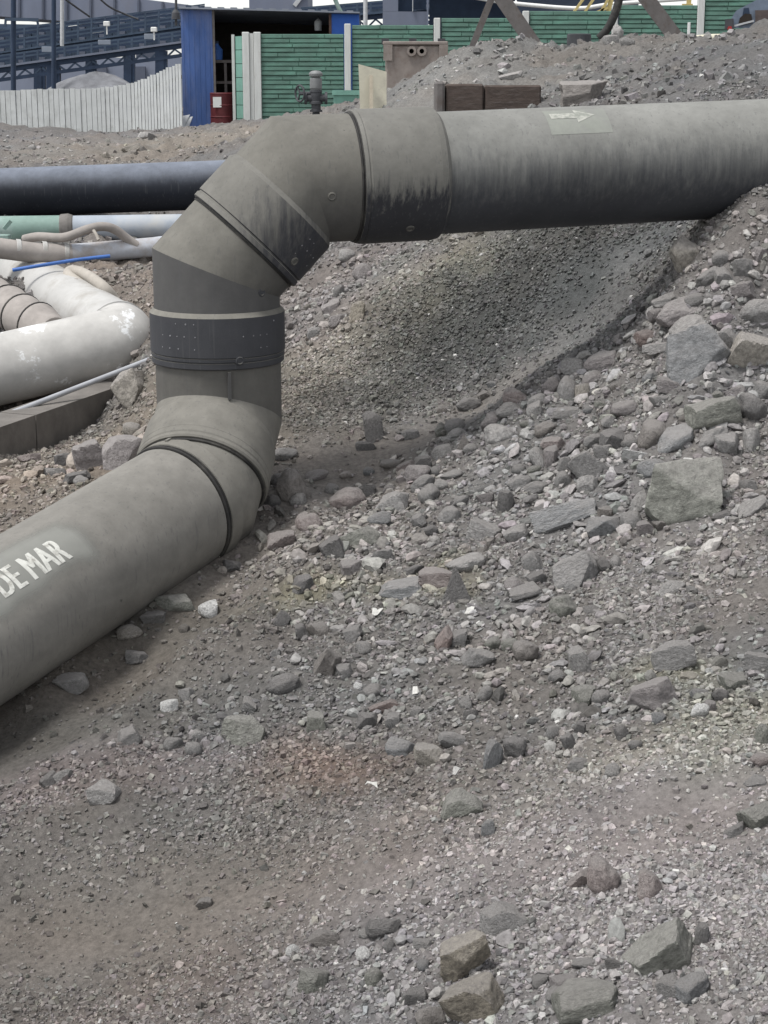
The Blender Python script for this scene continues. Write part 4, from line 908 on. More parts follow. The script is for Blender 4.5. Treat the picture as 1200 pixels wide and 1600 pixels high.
# grey machine at the top right
mc = empty('grey_machine', W(1180,45,27), 'blue grey machine with dark bumper parked behind the mound at right', 'machine')
Ym = 27.0
def pp(x, y, dy=0): return W(x, y, Ym+dy)
def prism(poly, d0, d1):
    n = len(poly); v = [pp(x,y,d0) for x, y in poly] + [pp(x,y,d1) for x, y in poly]
    return MB().add(v, [tuple(range(n)), tuple(reversed(range(n,2*n)))] + [(i, i+n, (i+1)%n+n, (i+1)%n) for i in range(n)])
prism([(1146,44),(1142,30),(1150,17),(1172,5),(1182,0),(1190,-10),(1300,-14),(1300,44)], 0, 1.6).build('body', plain('machine_paint', (.15,.185,.24), rough=.5, var=.2), mc)
prism([(1153,40),(1156,28),(1164,21),(1174,22),(1176,36)], -.02, .0-.005).build('opening_shade_plate', M_inside, mc)  # dark plate on the body stands in for shade inside an opening
prism([(1132,46),(1133,30),(1146,29),(1147,45)], -.12, 1.3).build('bumper', M_steel, mc)
prism([(1136,46),(1138,41),(1143,41),(1144,46)], -.15, -.125).build('red_lamp', plain('red_lens', (.32,.03,.03), rough=.3), mc)
prism([(1180,38),(1180,16),(1300,14),(1300,38)], -.05, -.006).build('side_panel', plain('brown_panel', (.10,.08,.075), var=.3), mc)
prism([(1147,42),(1147,39),(1178,31),(1178,34)], -.07, -.052).build('step', M_lgrey, mc)
prism([(1160,25),(1162,13),(1170,12),(1172,24)], -.012, -.004).build('window', M_navy, mc)

# conveyors far left
def conveyor(name, Y, base, slope, x0, x1, label, depth=2.2, rails=True, zig=True, legs=()):
    """truss gallery: base = pixel rows (belt edge, beam bottom, lower chord) at x = 0"""
    cv = empty(name, W(150,140,Y), label, 'conveyor')
    def at(x, off, dy=0): return W(x, off+slope*x, Y+dy)
    MB().bar(at(x0,base[0]), at(x1,base[0]), .10, .07).build('belt_edge', M_lav if Y == 62 else M_navy2, cv)
    for dy in (0.12, depth):
        hh = abs(at(0,base[0]).z-at(0,base[1]).z); MB().bar(at(x0,(base[0]+base[1])/2+.8,dy), at(x1,(base[0]+base[1])/2+.8,dy), .10, hh*.86).build('side_beam', M_navy, cv)
    MB().bar(at(x0,base[0]+2,depth/2), at(x1,base[0]+2,depth/2), depth*.85, .08).build('belt', M_steel, cv)
    if zig:
        for dy in (0.1, depth):
            MB().bar(at(x0,base[2],dy), at(x1,base[2],dy), .13, .12).build('lower_chord', M_navy, cv)
        x = x0; up = False
        while x < x1-12:
            a, b = (base[1], base[2]) if up else (base[2], base[1])
            MB().bar(at(x,a,.1), at(x+13,b,.1), .06).build('brace', M_navy2, cv); x += 13; up = not up
    if rails:
        for off in (base[0]-11, base[0]-17):
            MB().bar(at(x0,off), at(x1,off), .06).build('handrail', M_navy2, cv)
        x = x0+4
        while x < x1:
            MB().bar(at(x,base[0]), at(x,base[0]-17.6), .07).build('rail_post', M_navy2, cv); x += 21
        for off, th in ((base[0]-6, .16), (base[0]-13.5, .10), (base[0]-2.5, .12)):
            MB().bar(at(x0,off,depth*.75), at(x1,off,depth*.75), .1, th).build('dark_infill_bar', M_navy, cv)  # dark bars added to darken the view between the rails
        x = x0+10; k = 0
        while x < x1:
            p = at(x, base[0]-4, .3); MB().box(p.x-.11, p.x+.11, p.y, p.y+depth*.6, p.z-.06, p.z+.05).build('roller', M_lav if k % 3 == 0 else M_navy2, cv); x += 10.5; k += 1
    for lx, yb, w in legs:
        p = at(lx, base[1], .2); q = W(lx, yb, Y+.2); MB().bar(p, q, w, w).build('support_leg', M_navy, cv); MB().bar(at(lx+6,base[1],.2), W(lx+6,yb,Y+.2), w*.8, w*.8).build('support_leg', M_navy, cv)
    return cv
conveyor('conveyor', 62, (104,114,125), -.135, -260, 320, 'nearest dark conveyor gallery with zigzag truss and handrails behind the white fence', legs=[(82,150,.35),(140,150,.25),(250,150,.3)])
conveyor('conveyor', 68, (82,89,96), -.142, -260, 320, 'upper dark conveyor gallery behind the nearest one', zig=False, legs=[(60,150,.3),(200,150,.3)])
conveyor('conveyor', 75, (64,69,73), -.125, -260, 320, 'farthest and highest conveyor gallery at left', zig=False, rails=True)
conveyor('conveyor', 60, (70,80,92), -.085, 470, 720, 'conveyor gallery rising behind the right end of the blue shed', zig=True)
cs = 0
for (x, y, w, h, Y, lab) in [(75,77,19,8,61.5,'left'),(163,66,19,7,61.5,'middle'),(234,57,17,8,61.5,'right')]:
    p = W(x, y, Y); o = MB().box(p.x-w/2/44, p.x+w/2/44, Y, Y+.06, p.z-h/2/44, p.z+h/2/44, .01).build('sign_plate', plain('sign_grey_'+lab, (.22,.25,.30), var=.1)); tag(o, lab+' one of three blank grey plates on the conveyor', 'plate', 'plates on the conveyor')
for (x, y, lab) in [(166,37,'left of the two small white boxes above the conveyor'),(240,46,'right of the two small white boxes on the conveyor')]:
    p = W(x, y, 61); o = MB().box(p.x-.1, p.x+.1, 61, 61.2, p.z-.08, p.z+.08, .02); o.box(p.x-.02, p.x+.02, 61.05, 61.1, p.z-.35, p.z-.085); tag(o.build('white_box', M_white), lab, 'box', 'white boxes on the conveyor')
for (x, yb, w, Y, m, lab) in [(21,150,.13,52,M_navy,'dark steel pole in front of the conveyors at far left'),(84,150,.12,55,M_navy,'dark steel pole, second from the left'),(97,72,.10,56,M_lgrey,'pale grey pole top beside the dark steel pole'),(275,40,.07,58,M_steel,'thin dark lamp pole beside the blue shed')]:
    p, q = W(x,yb,Y), W(x,-40,Y); m_ = MB(); m_.tube([p, q], w*.6, 10)
    if x == 275: m_.lathe((p.x,Y,W(x,30,Y).z), (0,0,1), [(0,.06),(.0,.14),(.2,.12),(.3,.06)], 10)
    tag(m_.build('pole', m), lab, 'pole')
cr_ = empty('pole_crossbar', W(35,40,51.8), 'grey crossbar bracket on the leftmost dark pole', 'bracket')
MB().bar(W(8,30,51.8), W(60,31,51.8), .09).build('bar', M_navy2, cr_)
for x in (9, 58): MB().bar(W(x,30,51.8), W(x-(1 if x<30 else -2),42,51.8), .06).build('arm', M_navy2, cr_)
for pts, lab in [([(98,-4,56),(120,12,56.5),(140,26,57)],'lower of two black cables hanging before the sky at left'),([(150,-8,56),(170,10,56.5),(195,22,57),(216,30,57)],'upper of two black cables hanging before the sky at left')]:
    px_tube('cable', pts, .03, M_steel, lab, 'cable', n=6, group='black cables')
# halls and galleries behind
ga = empty('covered_gallery', W(140,20,110), 'huge blue grey covered gallery sloping across the sky at left', 'building')
a, b, c, d = W(-260,6,112), W(330,50,108), W(330,12,108), W(-260,-62,112); t = Vector((0,9,0))
MB().hexa([a, b, b+t, a+t, d, c, c+t, d+t]).build('wall', M_lav, ga)
for i in range(17):
    f = i/16; p, q = a.lerp(b,f), d.lerp(c,f); MB().bar(p-Vector((0,.06,0)), q-Vector((0,.06,0)), .12).build('wall_rib', M_lav2, ga)
MB().bar(W(230,150,109), W(230,30,109), 1.2).build('pier', M_lav2, ga); MB().bar(W(-120,150,112.5), W(-120,10,112.5), 1.2).build('pier', M_lav2, ga)
hl = empty('grey_hall', W(60,140,95), 'low grey hall roof behind the conveyors at left', 'building')
a, b = W(-260,150,96), W(105,150,96); zt = W(0,38,96).z; z2 = W(105,44,96).z
MB().hexa([a, b, b+Vector((0,9,0)), a+Vector((0,9,0)), (a.x,96,zt), (b.x,96,z2), (b.x,105,z2), (a.x,105,zt)]).build('wall', M_lav2, hl)
p, q = W(-260,37,95.8), W(106,43,95.8); MB().bar(p, q, .3, .25).build('eaves', M_navy2, hl)
h2 = empty('pale_hall', W(180,140,88), 'pale lavender hall wall seen beneath the conveyors', 'building')
a, b = W(-100,150,88), W(420,150,88); zt = W(100,90,88).z; MB().box(a.x, b.x, 88, 96, a.z-1, zt).build('wall', plain('pale_wall', (.21,.235,.30), var=.1, scale=.4, bump=.05), h2)
for x0, x1 in ((62,80),(148,168),(206,228)):
    p, q = W(x0,104,87.9), W(x1,128,87.9); MB().box(p.x, q.x, 87.7, 87.98, q.z-2, p.z).build('buttress', M_lav2, h2)
mb = MB(); c0 = W(150,142,56); 
for i in range(24):
    for j in range(9):
        a = 2*math.pi*i/24; rr_ = j/8; mb.v.append((c0.x+2.4*rr_*math.cos(a), 56+2*rr_*math.sin(a), c0.z-.6+1.15*max(0, 1-rr_**1.7)+.05*math.sin(3*a+j)))
for i in range(24):
    for j in range(8):
        i2 = (i+1) % 24; mb.f.append((i*9+j, i*9+j+1, i2*9+j+1, i2*9+j)); mb.sm.append(True)
tag(mb.build('ore_pile', stone('ore', (.22,.225,.24), scale=2)), 'low grey heap of ore between white fence and conveyors', 'heap')
tw = empty('grey_tower', W(435,100,90), 'pale blue grey tower top above the shed roof', 'building')
a, b = W(391,100,90), W(482,100,90); MB().box(a.x, b.x, 90, 96, a.z-3, W(400,-60,90).z).build('wall', M_lav, tw)
p, q = W(460,9,89.9), W(482,-20,89.9); MB().bar(p, q, .2).build('brace', M_lgrey, tw)
bl = empty('blue_grey_building', W(700,60,52), 'blue grey clad building with a wide dark opening behind the fence', 'building')
def wl(x0,x1,y0,y1,Y,th,name,m): a, b = W(x0,y1,Y), W(x1,y0,Y); return MB().box(a.x, b.x, Y, Y+th, a.z, b.z).build(name, m, bl)
wl(598,668,18,110,52,.2,'wall',M_lav); wl(598,622,-60,17.8,52,.2,'wall',M_lav); wl(622.5,644,-30,17.6,52.3,.1,'window_pane',M_navy); wl(646,666,-30,15,52.3,.1,'window_pane',M_navy)
wl(644.4,645.6,-40,17.6,51.9,.15,'mullion',M_lgrey); wl(666.5,670,-60,90,51.85,.12,'corner_post',M_lav); wl(670.5,806,-60,90,55,.2,'opening_shade_panel',M_navy)  # solid navy panel stands in for the shade within the wide opening
wl(806.5,1000,-60,90,54.5,.2,'far_wall',plain('far_blue_wall', (.10,.125,.18), var=.15, scale=.5)); wl(598,1000,-75,-61,51.8,4,'roof',M_lav2)
px_tube('grey_diagonal_pipe', [(543,36,50),(530,14,50),(520,-10,50)], .06, M_grn, 'pale green diagonal brace beside the blue shed', 'brace', n=8)
tag(MB().tube([W(571,45,50), W(571,-30,50)], .06, 8).build('pole', M_lgrey), 'slim grey pole behind the second fence bay', 'pole')
# ---------------------------------------------------------------- rocks, one object each
def rock_mesh(kind, seed, sub):
    r = np.random.default_rng(seed); bm = bmesh.new(); bmesh.ops.create_icosphere(bm, subdivisions=sub, radius=1.0); bm.verts.index_update()
    d = np.array([v.co[:] for v in bm.verts]); d /= np.linalg.norm(d, axis=1)[:,None]
    if kind == 'round':
        rad = np.ones(len(d))
        pl = r.normal(size=(9,3)); pl /= np.linalg.norm(pl, axis=1)[:,None]; h = r.uniform(.55,.95,9)
        rad = np.minimum(rad, (h[None]/np.maximum(d@pl.T, 1e-3)).min(1)*.85+.15)
        nz = .07; sharp = False
    elif kind == 'pyramid':
        pl = np.array([(0,-.95,.32),(.93,.1,.36),(-.93,.1,.36),(.3,.9,.3),(0,0,-1)]); pl += r.normal(0,.05,pl.shape); pl /= np.linalg.norm(pl, axis=1)[:,None]
        h = np.array([.28,.30,.30,.3,.8]); rad = (h[None]/np.maximum(d@pl.T, 1e-3)).min(1); rad = np.minimum(rad, 1.0); nz = .015; sharp = True
    else:
        m = 9 if kind == 'block' else 7
        pl = r.normal(size=(m,3)); pl /= np.linalg.norm(pl, axis=1)[:,None]
        ax = np.array([(1,0,0),(-1,0,0),(0,1,0),(0,-1,0),(0,0,1),(0,0,-1)], float) + r.normal(0,.22,(6,3)); ax /= np.linalg.norm(ax, axis=1)[:,None]
        pl = np.concatenate([pl, ax]); h = np.concatenate([r.uniform(.62,1.0,m), r.uniform(.5,.85,6)])
        rad = (h[None]/np.maximum(d@pl.T, 1e-3)).min(1); nz = .045; sharp = True
    v = d*rad[:,None]
    # lumpy relief: three octaves of lattice noise on three planes
    for f, a in ((1.3, nz*1.6), (3.1, nz), (7.0, nz*.5)):
        o = r.uniform(0, 50, 3)
        rr = (vnoise(v[:,0]*f+o[0], v[:,1]*f+o[1], 0) + vnoise(v[:,1]*f+o[1], v[:,2]*f+o[2], 3) + vnoise(v[:,2]*f+o[2], v[:,0]*f+o[0], 5))/1.7
        v = v*(1+a*rr)[:,None]
    v -= (v.max(0)+v.min(0))/2; v /= (v.max(0)-v.min(0))          # unit box
    for b, c in zip(bm.verts, v): b.co = c
    me = bpy.data.meshes.new('rock')
    if sharp:
        bmesh.ops.smooth_vert(bm, verts=bm.verts[:], factor=.18, use_axis_x=True, use_axis_y=True, use_axis_z=True)
    bm.to_mesh(me); bm.free()
    me.polygons.foreach_set('use_smooth', [True]*len(me.polygons))
    if sharp and hasattr(me, 'set_sharp_from_angle'): me.set_sharp_from_angle(angle=math.radians(24))
    return me
def hitN(px, py):
    d = ray(px, py); Y = np.geomspace(2.8, 60, 1400); t = Y/d[1]; g = EYE + d[2]*t - HN(d[0]*t, Y); i = max(1, int(np.argmax(g < 0)))
    a = g[i-1]/(g[i-1]-g[i]+1e-12); return W(px, py, float(Y[i-1] + a*(Y[i]-Y[i-1])))
def place(o, px, py, w, h, ang, kind, seed, sink=.36):
    r = random.Random(seed); sink += .02*(py > 950)
    g = hitN(px, py+h*.32); s = depth_of(g)/F*1.06
    lw = w*s; lh = h*s/(.80 if kind != 'slab' else .85); ld = min(lw, max(lw*r.uniform(.6,.9), lh*.9))
    if kind == 'slab': ld = max(lh*.7, lw*.5)
    if kind == 'pyramid': ld = lw*.55
    o.scale = (lw*1.04, ld, lh)
    o.rotation_euler = Euler((math.radians(r.uniform(-14, 6)) if kind != 'pyramid' else math.radians(-6), -math.radians(ang), math.radians(r.uniform(-14,14) if kind != 'pyramid' else 8)), 'XYZ')
    o.location = (g.x, g.y + ld*.25, g.z + lh*(.5-sink) + ld*.06)
ROCKS = [
 # beneath the end of the level pipe and the upper right of the slope
 (1076,398,54,48,0,'round','tan','cracked tan boulder in the shade under the end of the level pipe'),
 (1062,489,72,34,18,'round','mauve','broad domed mauve rock near the crest, above the rough grey block'),
 (1077,513,58,28,24,'round','pale','pale rounded rock lying just under the broad domed one'),
 (1088,552,100,72,16,'block','blue','largest rough blue grey block on the upper right slope'),
 (1128,541,58,36,28,'block','grey','smooth sided grey rock leaning on the right of the rough block'),
 (1168,556,62,60,-20,'block','tan','pale tan wedge beside the largest rough block'),
 (1190,492,66,46,32,'round','grey','long grey rock at the right edge, level with the domed rocks'),
 (1160,420,36,25,4,'block','grey','flat topped grey block high on the right beneath the pipe'),
 (1131,436,30,30,10,'block','grey','small block with shaded base left of the flat topped one'),
 (1162,455,36,26,6,'block','mauve','squat mauve block under the flat topped one at right'),
 (1108,434,44,18,36,'round','grey','slim sloping grey stone left of the small shaded block'),
 (1042,470,46,17,20,'slab','pale','thin pale flake at the crest left of the domed rocks'),
 (1030,492,32,19,12,'block','mauve','small mauve block beneath the thin pale flake'),
 (1052,495,28,22,48,'slab','dark','dark narrow slab tucked against the broad domed rock'),
 (1011,530,36,24,0,'round','red','rusty brown rounded stone on the left of the rough block'),
 (1030,544,48,18,12,'slab','pale','pale shelf of rock beneath the rusty brown stone'),
 (1072,404,22,12,20,'slab','grey','little flake touching the cracked tan boulder'),
 (1185,395,30,22,10,'block','mauve','mauve block at the right edge right below the pipe'),
 (1128,405,28,24,15,'round','grey','round grey stone below the pipe where it meets the slope'),
 (1087,470,30,18,18,'round','grey','small rounded stone above the broad domed rock'),
 (1178,640,42,46,8,'round','dark','dark rounded boulder at right with a shaded face'),
 (1196,612,40,32,20,'round','grey','grey boulder at the right edge above the dark rounded one'),
 (1021,680,40,40,-12,'round','brown','dark brown nub with a cut face left of the long grey green cobble'),
 (1055,690,62,26,34,'round','blue','long blue grey cobble pointing up the slope'),
 (1114,686,52,21,36,'round','grey','slim rounded cobble above the big greenish boulder'),
 (1142,698,40,34,12,'block','grey','grey block just right of the slim cobble'),
 (1176,690,28,36,12,'block','pale','pale upright block right of the slim cobble'),
 (1047,602,46,20,-10,'slab','mauve','shelf slab jutting out below the largest rough block'),
 (1032,626,32,13,4,'slab','grey','thin flat stone under the jutting shelf slab'),
 (1112,652,78,40,14,'block','green','rough olive rock sunk in the slope above the slim cobble'),
 (1073,775,122,92,12,'block','green','big greenish boulder, the largest on the right slope'),
 (1021,732,46,25,-8,'round','blue','blue grey stone perched at the upper left of the big greenish boulder'),
 (1000,786,32,34,10,'block','pale','pale block touching the left side of the big greenish boulder'),
 (988,815,32,28,10,'block','grey','grey block below the pale one left of the greenish boulder'),
 (1008,828,27,22,20,'block','mauve','small pointed block at the foot of the greenish boulder'),
 (1032,822,24,18,0,'block','brown','little brown block under the greenish boulder'),
 (1175,795,50,17,36,'round','pale','long smooth pale cobble right of the greenish boulder'),
 (1128,806,30,14,36,'slab','dark','dark thin flake right of the foot of the greenish boulder'),
 (1170,760,26,18,0,'block','grey','small grey block above the long smooth cobble at right'),
 (1150,615,34,18,16,'block','mauve','mauve block left of the boulders at the right edge'),
 (948,705,20,18,0,'block','grey','small block below the dark flat faced rock'),
 # crest and middle of the rocky band
 (888,612,32,42,-6,'round','grey','egg shaped grey stone standing upright on the crest'),
 (862,604,28,26,0,'round','mauve','round mauve stone left of the upright egg shaped one'),
 (806,622,38,26,-12,'round','pink','smooth pinkish stone at the left end of the crest stones'),
 (840,628,30,20,6,'round','pale','pale oval stone right of the smooth pinkish one'),
 (836,643,26,24,18,'block','pale','pale pointed block under the pale oval stone'),
 (911,614,24,28,0,'block','tan','broken tan stone right of the upright egg shaped one'),
 (926,590,32,18,4,'block','mauve','flat mauve block above and right of the upright egg stone'),
 (945,566,60,26,18,'round','mauve','smooth mauve hump of rock at the top of the crest'),
 (895,572,34,22,4,'block','pale','pale block at the crest left of the smooth hump'),
 (853,672,34,20,22,'round','brown','brown rounded stone under the crest, between pale blocks'),
 (864,694,34,20,16,'block','pink','pink topped rock split into halves'),
 (840,718,22,34,14,'round','pale','left half of the split pink topped rock'),
 (861,714,22,34,0,'block','mauve','right shaded half of the split pink topped rock'),
 (884,726,32,18,14,'block','grey','flat grey stone right of the split rock'),
 (880,750,26,25,0,'round','grey','round grey stone under the flat stone by the split rock'),
 (918,726,44,46,52,'slab','grey','tall leaning slab right of the split rock'),
 (920,758,34,27,14,'round','pale','smooth pale round stone below the tall leaning slab'),
 (958,691,42,34,0,'block','dark','dark flat faced rock in the middle of the right slope'),
 (928,690,34,20,6,'slab','grey','flat grey stone left of the dark flat faced rock'),
 (938,708,22,22,0,'block','grey','grey cube of rock below left of the dark flat faced rock'),
 (992,712,44,18,-6,'slab','white','whitish chipped slab right of the dark flat faced rock'),
 (986,690,30,18,10,'round','grey','small round stone above the whitish chipped slab'),
 (884,646,48,16,4,'slab','grey','long flat stone beneath the upright egg shaped one'),
 (976,640,40,20,10,'round','mauve','smooth half buried mauve stone in mid slope'),
 (952,662,26,20,20,'block','grey','small tilted block above the dark flat faced rock'),
 (733,634,38,20,2,'round','dark','smooth dark cobble alone on the sand of the gully'),
 (796,641,44,20,6,'round','pale','pale flat topped cobble at the edge of the gully'),
 (772,658,42,24,20,'round','mauve','mauve cobble below the pale flat topped one'),
 (780,679,46,30,18,'round','pale','large pale oval cobble in the band below the gully'),
 (712,667,30,22,24,'round','grey','grey stone at the gully edge left of the mauve cobbles'),
 (716,680,36,16,14,'round','pale','pale flat stone just under the gully edge stone'),
 (724,692,26,26,0,'pyramid','brown','brown stone with a dark triangular face by the gully'),
 (692,706,34,18,22,'round','pale','pale oval stone left of the dark triangular faced one'),
 (735,702,22,14,4,'round','pale','small pale pebble right of the triangular faced stone'),
 (652,742,44,30,28,'round','mauve','broad egg shaped cobble, upper of three by the gully end'),
 (661,758,40,22,34,'round','grey','middle cobble of three stacked by the gully end'),
 (671,775,34,26,30,'round','grey','lowest cobble of three stacked by the gully end'),
 (692,759,30,14,-8,'round','pale','flat pale pebble resting right of the three stacked cobbles'),
 (707,744,36,15,8,'round','grey','grey oval stone above the flat pale pebble'),
 (718,785,32,16,28,'round','grey','slanting oval stone below the three stacked cobbles'),
 (635,731,32,16,26,'slab','pink','pinkish flake left of the egg shaped cobble'),
 (610,727,32,15,4,'round','brown','low brown stone at the sandy end of the gully'),
 (620,786,42,36,40,'slab','pale','pale sloping stone left of the three stacked cobbles'),
 (662,724,26,16,10,'block','dark','little dark block above the egg shaped cobble'),
 (790,786,26,34,0,'block','dark','dark upright plate in mid slope'),
 (812,757,36,20,24,'round','grey','grey stone with a shadowed belly above the dark plate'),
 (838,764,38,18,10,'round','grey','rounded stone right of the one with the shadowed belly'),
 (755,765,30,14,12,'slab','grey','flat dark edged stone left of the upright plate'),
 (760,780,28,18,8,'block','mauve','small block just left of the upright plate'),
 # middle of the picture
 (702,806,36,25,-4,'round','grey','round grey cobble left of the dark plate, with shaded base'),
 (670,831,28,14,14,'round','dark','small dark oval stone below left of the round cobble'),
 (728,885,58,20,16,'round','pale','long pale stone above the pointed triangular slab'),
 (680,908,52,26,-4,'block','pink','reddish block with a pale top beside the triangular slab'),
 (712,918,54,64,0,'pyramid','dark','upright pointed triangular grey slab in the middle of the slope'),
 (643,895,42,16,16,'slab','dark','dark flat slab left of the reddish block'),
 (625,925,80,24,12,'slab','blue','half buried grey sheet of rock left of the yellow patch'),
 (757,833,50,26,-18,'block','pale','pale wedge shaped block left of the long blue grey slab'),
 (808,836,38,24,12,'block','pale','pale flaking block at the left tip of the long slab'),
 (885,806,98,40,22,'slab','blue','long blue grey slab in mid slope'),
 (945,826,52,34,-16,'block','blue','smooth angular block right of the long blue grey slab'),
 (984,786,10,10,0,'block','grey','tiny block above the smooth angular one'),
 (894,902,80,46,32,'block','grey','large wedge shaped rock with a dark underside'),
 (882,951,44,34,-8,'round','green','smooth two toned cobble under the large wedge'),
 (924,876,30,20,-4,'round','grey','bowl shaped stone right of the large wedge'),
 (943,886,20,24,18,'block','dark','dark chip standing right of the bowl shaped stone'),
 (963,880,18,20,6,'round','pale','small pale stone right of the dark chip'),
 (804,914,32,22,6,'round','mauve','mauve cobble at the left of the large wedge'),
 (820,930,48,20,14,'block','grey','grey slab stone under the mauve cobble'),
 (925,954,24,14,10,'block','dark','dark little stone right of the two toned cobble'),
 (833,880,32,30,24,'block','grey','grey block above the mauve cobble'),
 (838,905,28,18,16,'block','dark','dark faced chip between mauve cobble and large wedge'),
 (848,795,30,10,4,'round','dark','upper of two thin lens shaped stones above the long slab'),
 (845,806,28,11,0,'round','pale','lower of two thin lens shaped stones above the long slab'),
 (1048,922,46,20,32,'round','pale','clean pale oval stone alone on fine gravel at right'),
 # beside the foot of the riser and below
 (458,764,50,52,0,'round','brown','blunt brown boulder near the foot of the riser'),
 (442,712,42,18,16,'round','pale','pale oval stone touching the riser elbow'),
 (432,752,22,20,0,'round','grey','grey pebble between riser foot and blunt boulder'),
 (425,785,24,20,0,'round','dark','dark stone at the bottom of the elbow'),
 (466,782,26,18,0,'round','pale','pale stone at the base of the blunt boulder'),
 (495,745,34,16,4,'round','mauve','low mauve stone right of the blunt boulder'),
 (518,765,24,16,20,'round','pale','small pale stone right of the low mauve one'),
 (543,784,54,36,4,'round','pink','pink tinged boulder right of the blunt one'),
 (575,768,26,20,0,'block','dark','dark block at the top of the pink tinged boulder'),
 (482,818,38,26,10,'round','pink','pink broken lump below the pink tinged boulder'),
 (438,848,42,26,4,'block','pink','pink crumbly rock right of the lower pipe end'),
 (356,826,24,22,0,'block','tan','tan lump at the end ring of the lower pipe'),
 (592,812,38,18,8,'round','blue','grey blue oval stone right of the pink boulders'),
 (560,842,62,28,24,'slab','green','tilted greenish slab in the middle left'),
 (598,868,32,18,16,'block','grey','grey brick shaped stone below the greenish slab'),
 (522,858,36,32,42,'block','dark','dark angular block left of the greenish slab'),
 (548,890,34,22,10,'block','mauve','mauve block below the dark angular one'),
 (468,914,40,24,6,'block','dark','dark slabby block near the dust by the lower pipe'),
 (474,988,24,24,10,'block','dark','left of two dark blocks side by side below the yellow patch'),
 (498,986,32,24,6,'block','brown','right of two dark blocks side by side below the yellow patch'),
 (440,968,24,26,-14,'block','dark','dark sharp stone left of the yellow patch'),
 (554,994,30,24,26,'block','grey','grey cube stone below the half buried sheet'),
 (443,1071,50,28,18,'round','dark','smooth dark oval cobble in the lower middle'),
 (511,1040,36,48,-24,'block','brown','knobbly brown rock right of the dark oval cobble'),
 (537,1051,26,26,20,'block','grey','grey stone touching the knobbly brown rock'),
 (567,1013,24,20,20,'round','pale','pale small stone above the knobbly rock'),
 (584,1081,32,20,-4,'round','grey','flat round grey stone right of the knobbly rock'),
 (560,1072,14,11,0,'round','white','white pebble beside the flat round stone'),
 (430,1020,18,14,0,'block','grey','small stone above the dark oval cobble'),
 (600,1106,46,15,12,'slab','red','thin reddish flake in the lower middle'),
 (573,1130,36,26,10,'block','dark','dark smooth block below the reddish flake'),
 (614,1128,24,24,0,'block','grey','grey block right of the dark smooth one'),
 (562,1112,22,12,14,'slab','grey','thin chip above the dark smooth block'),
 (626,1172,46,28,-14,'round','blue','half sunk blue grey boulder left of the tan stone'),
 (495,1131,34,30,0,'block','green','pale greenish knob in the lower middle'),
 (670,1182,44,34,8,'block','tan','clean tan stone with a rounded back'),
 (704,1158,40,24,-8,'block','grey','grey crooked stone above the tan one'),
 (770,1182,28,54,-4,'block','blue','tall upright blue grey stone right of the tan one'),
 (806,1172,34,32,8,'round','dark','dark round stone right of the tall upright one'),
 (745,1030,40,32,-26,'block','grey','grey flake leaning left of the brown cobble'),
 (692,1000,22,46,-28,'slab','red','thin reddish plate standing tilted'),
 (716,1000,34,22,14,'block','grey','grey stone right of the tilted reddish plate'),
 (770,1008,26,22,0,'round','green','left of two olive cobbles in a row'),
 (797,1010,26,22,0,'round','green','right of two olive cobbles in a row'),
 (821,1021,38,32,-4,'round','brown','brown cobble at the right end of a row of three'),
 (727,1098,22,20,6,'block','pale','pale square chip above the tall upright stone'),
 (735,1118,24,16,16,'block','dark','dark chip under the pale square one'),
 (758,1086,24,22,4,'round','pale','pale lump right of the square chip'),
 (650,1113,24,12,4,'block','grey','little brick shaped stone in the lower middle'),
 (906,1035,30,44,16,'slab','pale','pale grey sheet standing up right of the brown cobble'),
 (870,1060,24,20,20,'round','grey','small oval cobble below the standing pale sheet'),
 (912,1090,36,30,0,'block','green','mottled green block left of the pair of broad grey rocks'),
 (940,1092,28,22,6,'round','pale','pale round stone beside the mottled green block'),
 (906,1141,18,26,0,'block','dark','dark narrow stone below the mottled green block'),
 (864,1146,22,20,0,'round','grey','round pebble left of the dark narrow stone'),
 (890,1160,20,30,20,'slab','grey','grey upright flake next to the round pebble'),
 (975,1145,26,22,16,'block','dark','dark block below the broad grey rocks'),
 (992,1165,22,14,0,'round','grey','oval pebble right of the dark block'),
 (905,1196,36,18,-2,'round','grey','smooth flat cobble in a dark hollow'),
 (958,1205,24,20,0,'round','pale','pale round stone right of the smooth flat cobble'),
 (1053,1028,62,42,10,'block','grey','upper of two broad grey rocks at the right'),
 (1020,1088,78,48,4,'block','mauve','lower of two broad grey rocks at the right'),
 (1031,1122,24,18,0,'block','blue','blue grey stone beneath the lower broad rock'),
 (1092,1112,27,24,0,'round','white','white mottled round stone right of the lower broad rock'),
 (1093,1086,28,16,-14,'block','blue','blue grey chip above the white mottled stone'),
 (1108,1106,20,18,0,'block','mauve','small mauve stone right of the white mottled one'),
 (1186,1036,44,28,2,'block','grey','square grey block at the right edge'),
 (1150,1068,44,24,0,'block','green','olive wedge left of the square block at the right edge'),
 (1126,1088,24,20,0,'block','dark','dark stone below the olive wedge'),
 (1190,1005,36,16,8,'slab','mauve','flat mauve slab above the square block at the right edge'),
 (1193,1150,26,34,0,'block','green','pale green block at the right edge below the olive wedge'),
 (1190,1190,34,22,10,'round','pink','pink cobble at the right edge'),
 # foreground
 (378,1148,64,46,-6,'block','green','broad pale angular rock at the lower left'),
 (270,1163,28,22,0,'round','grey','left of two round stones left of the broad pale rock'),
 (302,1172,26,20,8,'round','grey','lower of the round stones left of the broad pale rock'),
 (310,1150,22,18,6,'block','pale','pale cube stone left of the broad pale rock'),
 (195,1155,42,18,20,'block','grey','grey stone at the edge of the dust hollow at left'),
 (162,1238,48,32,6,'block','pale','pale two faced block at far left of the slope'),
 (75,1222,30,20,18,'block','dark','dark lump at the far left'),
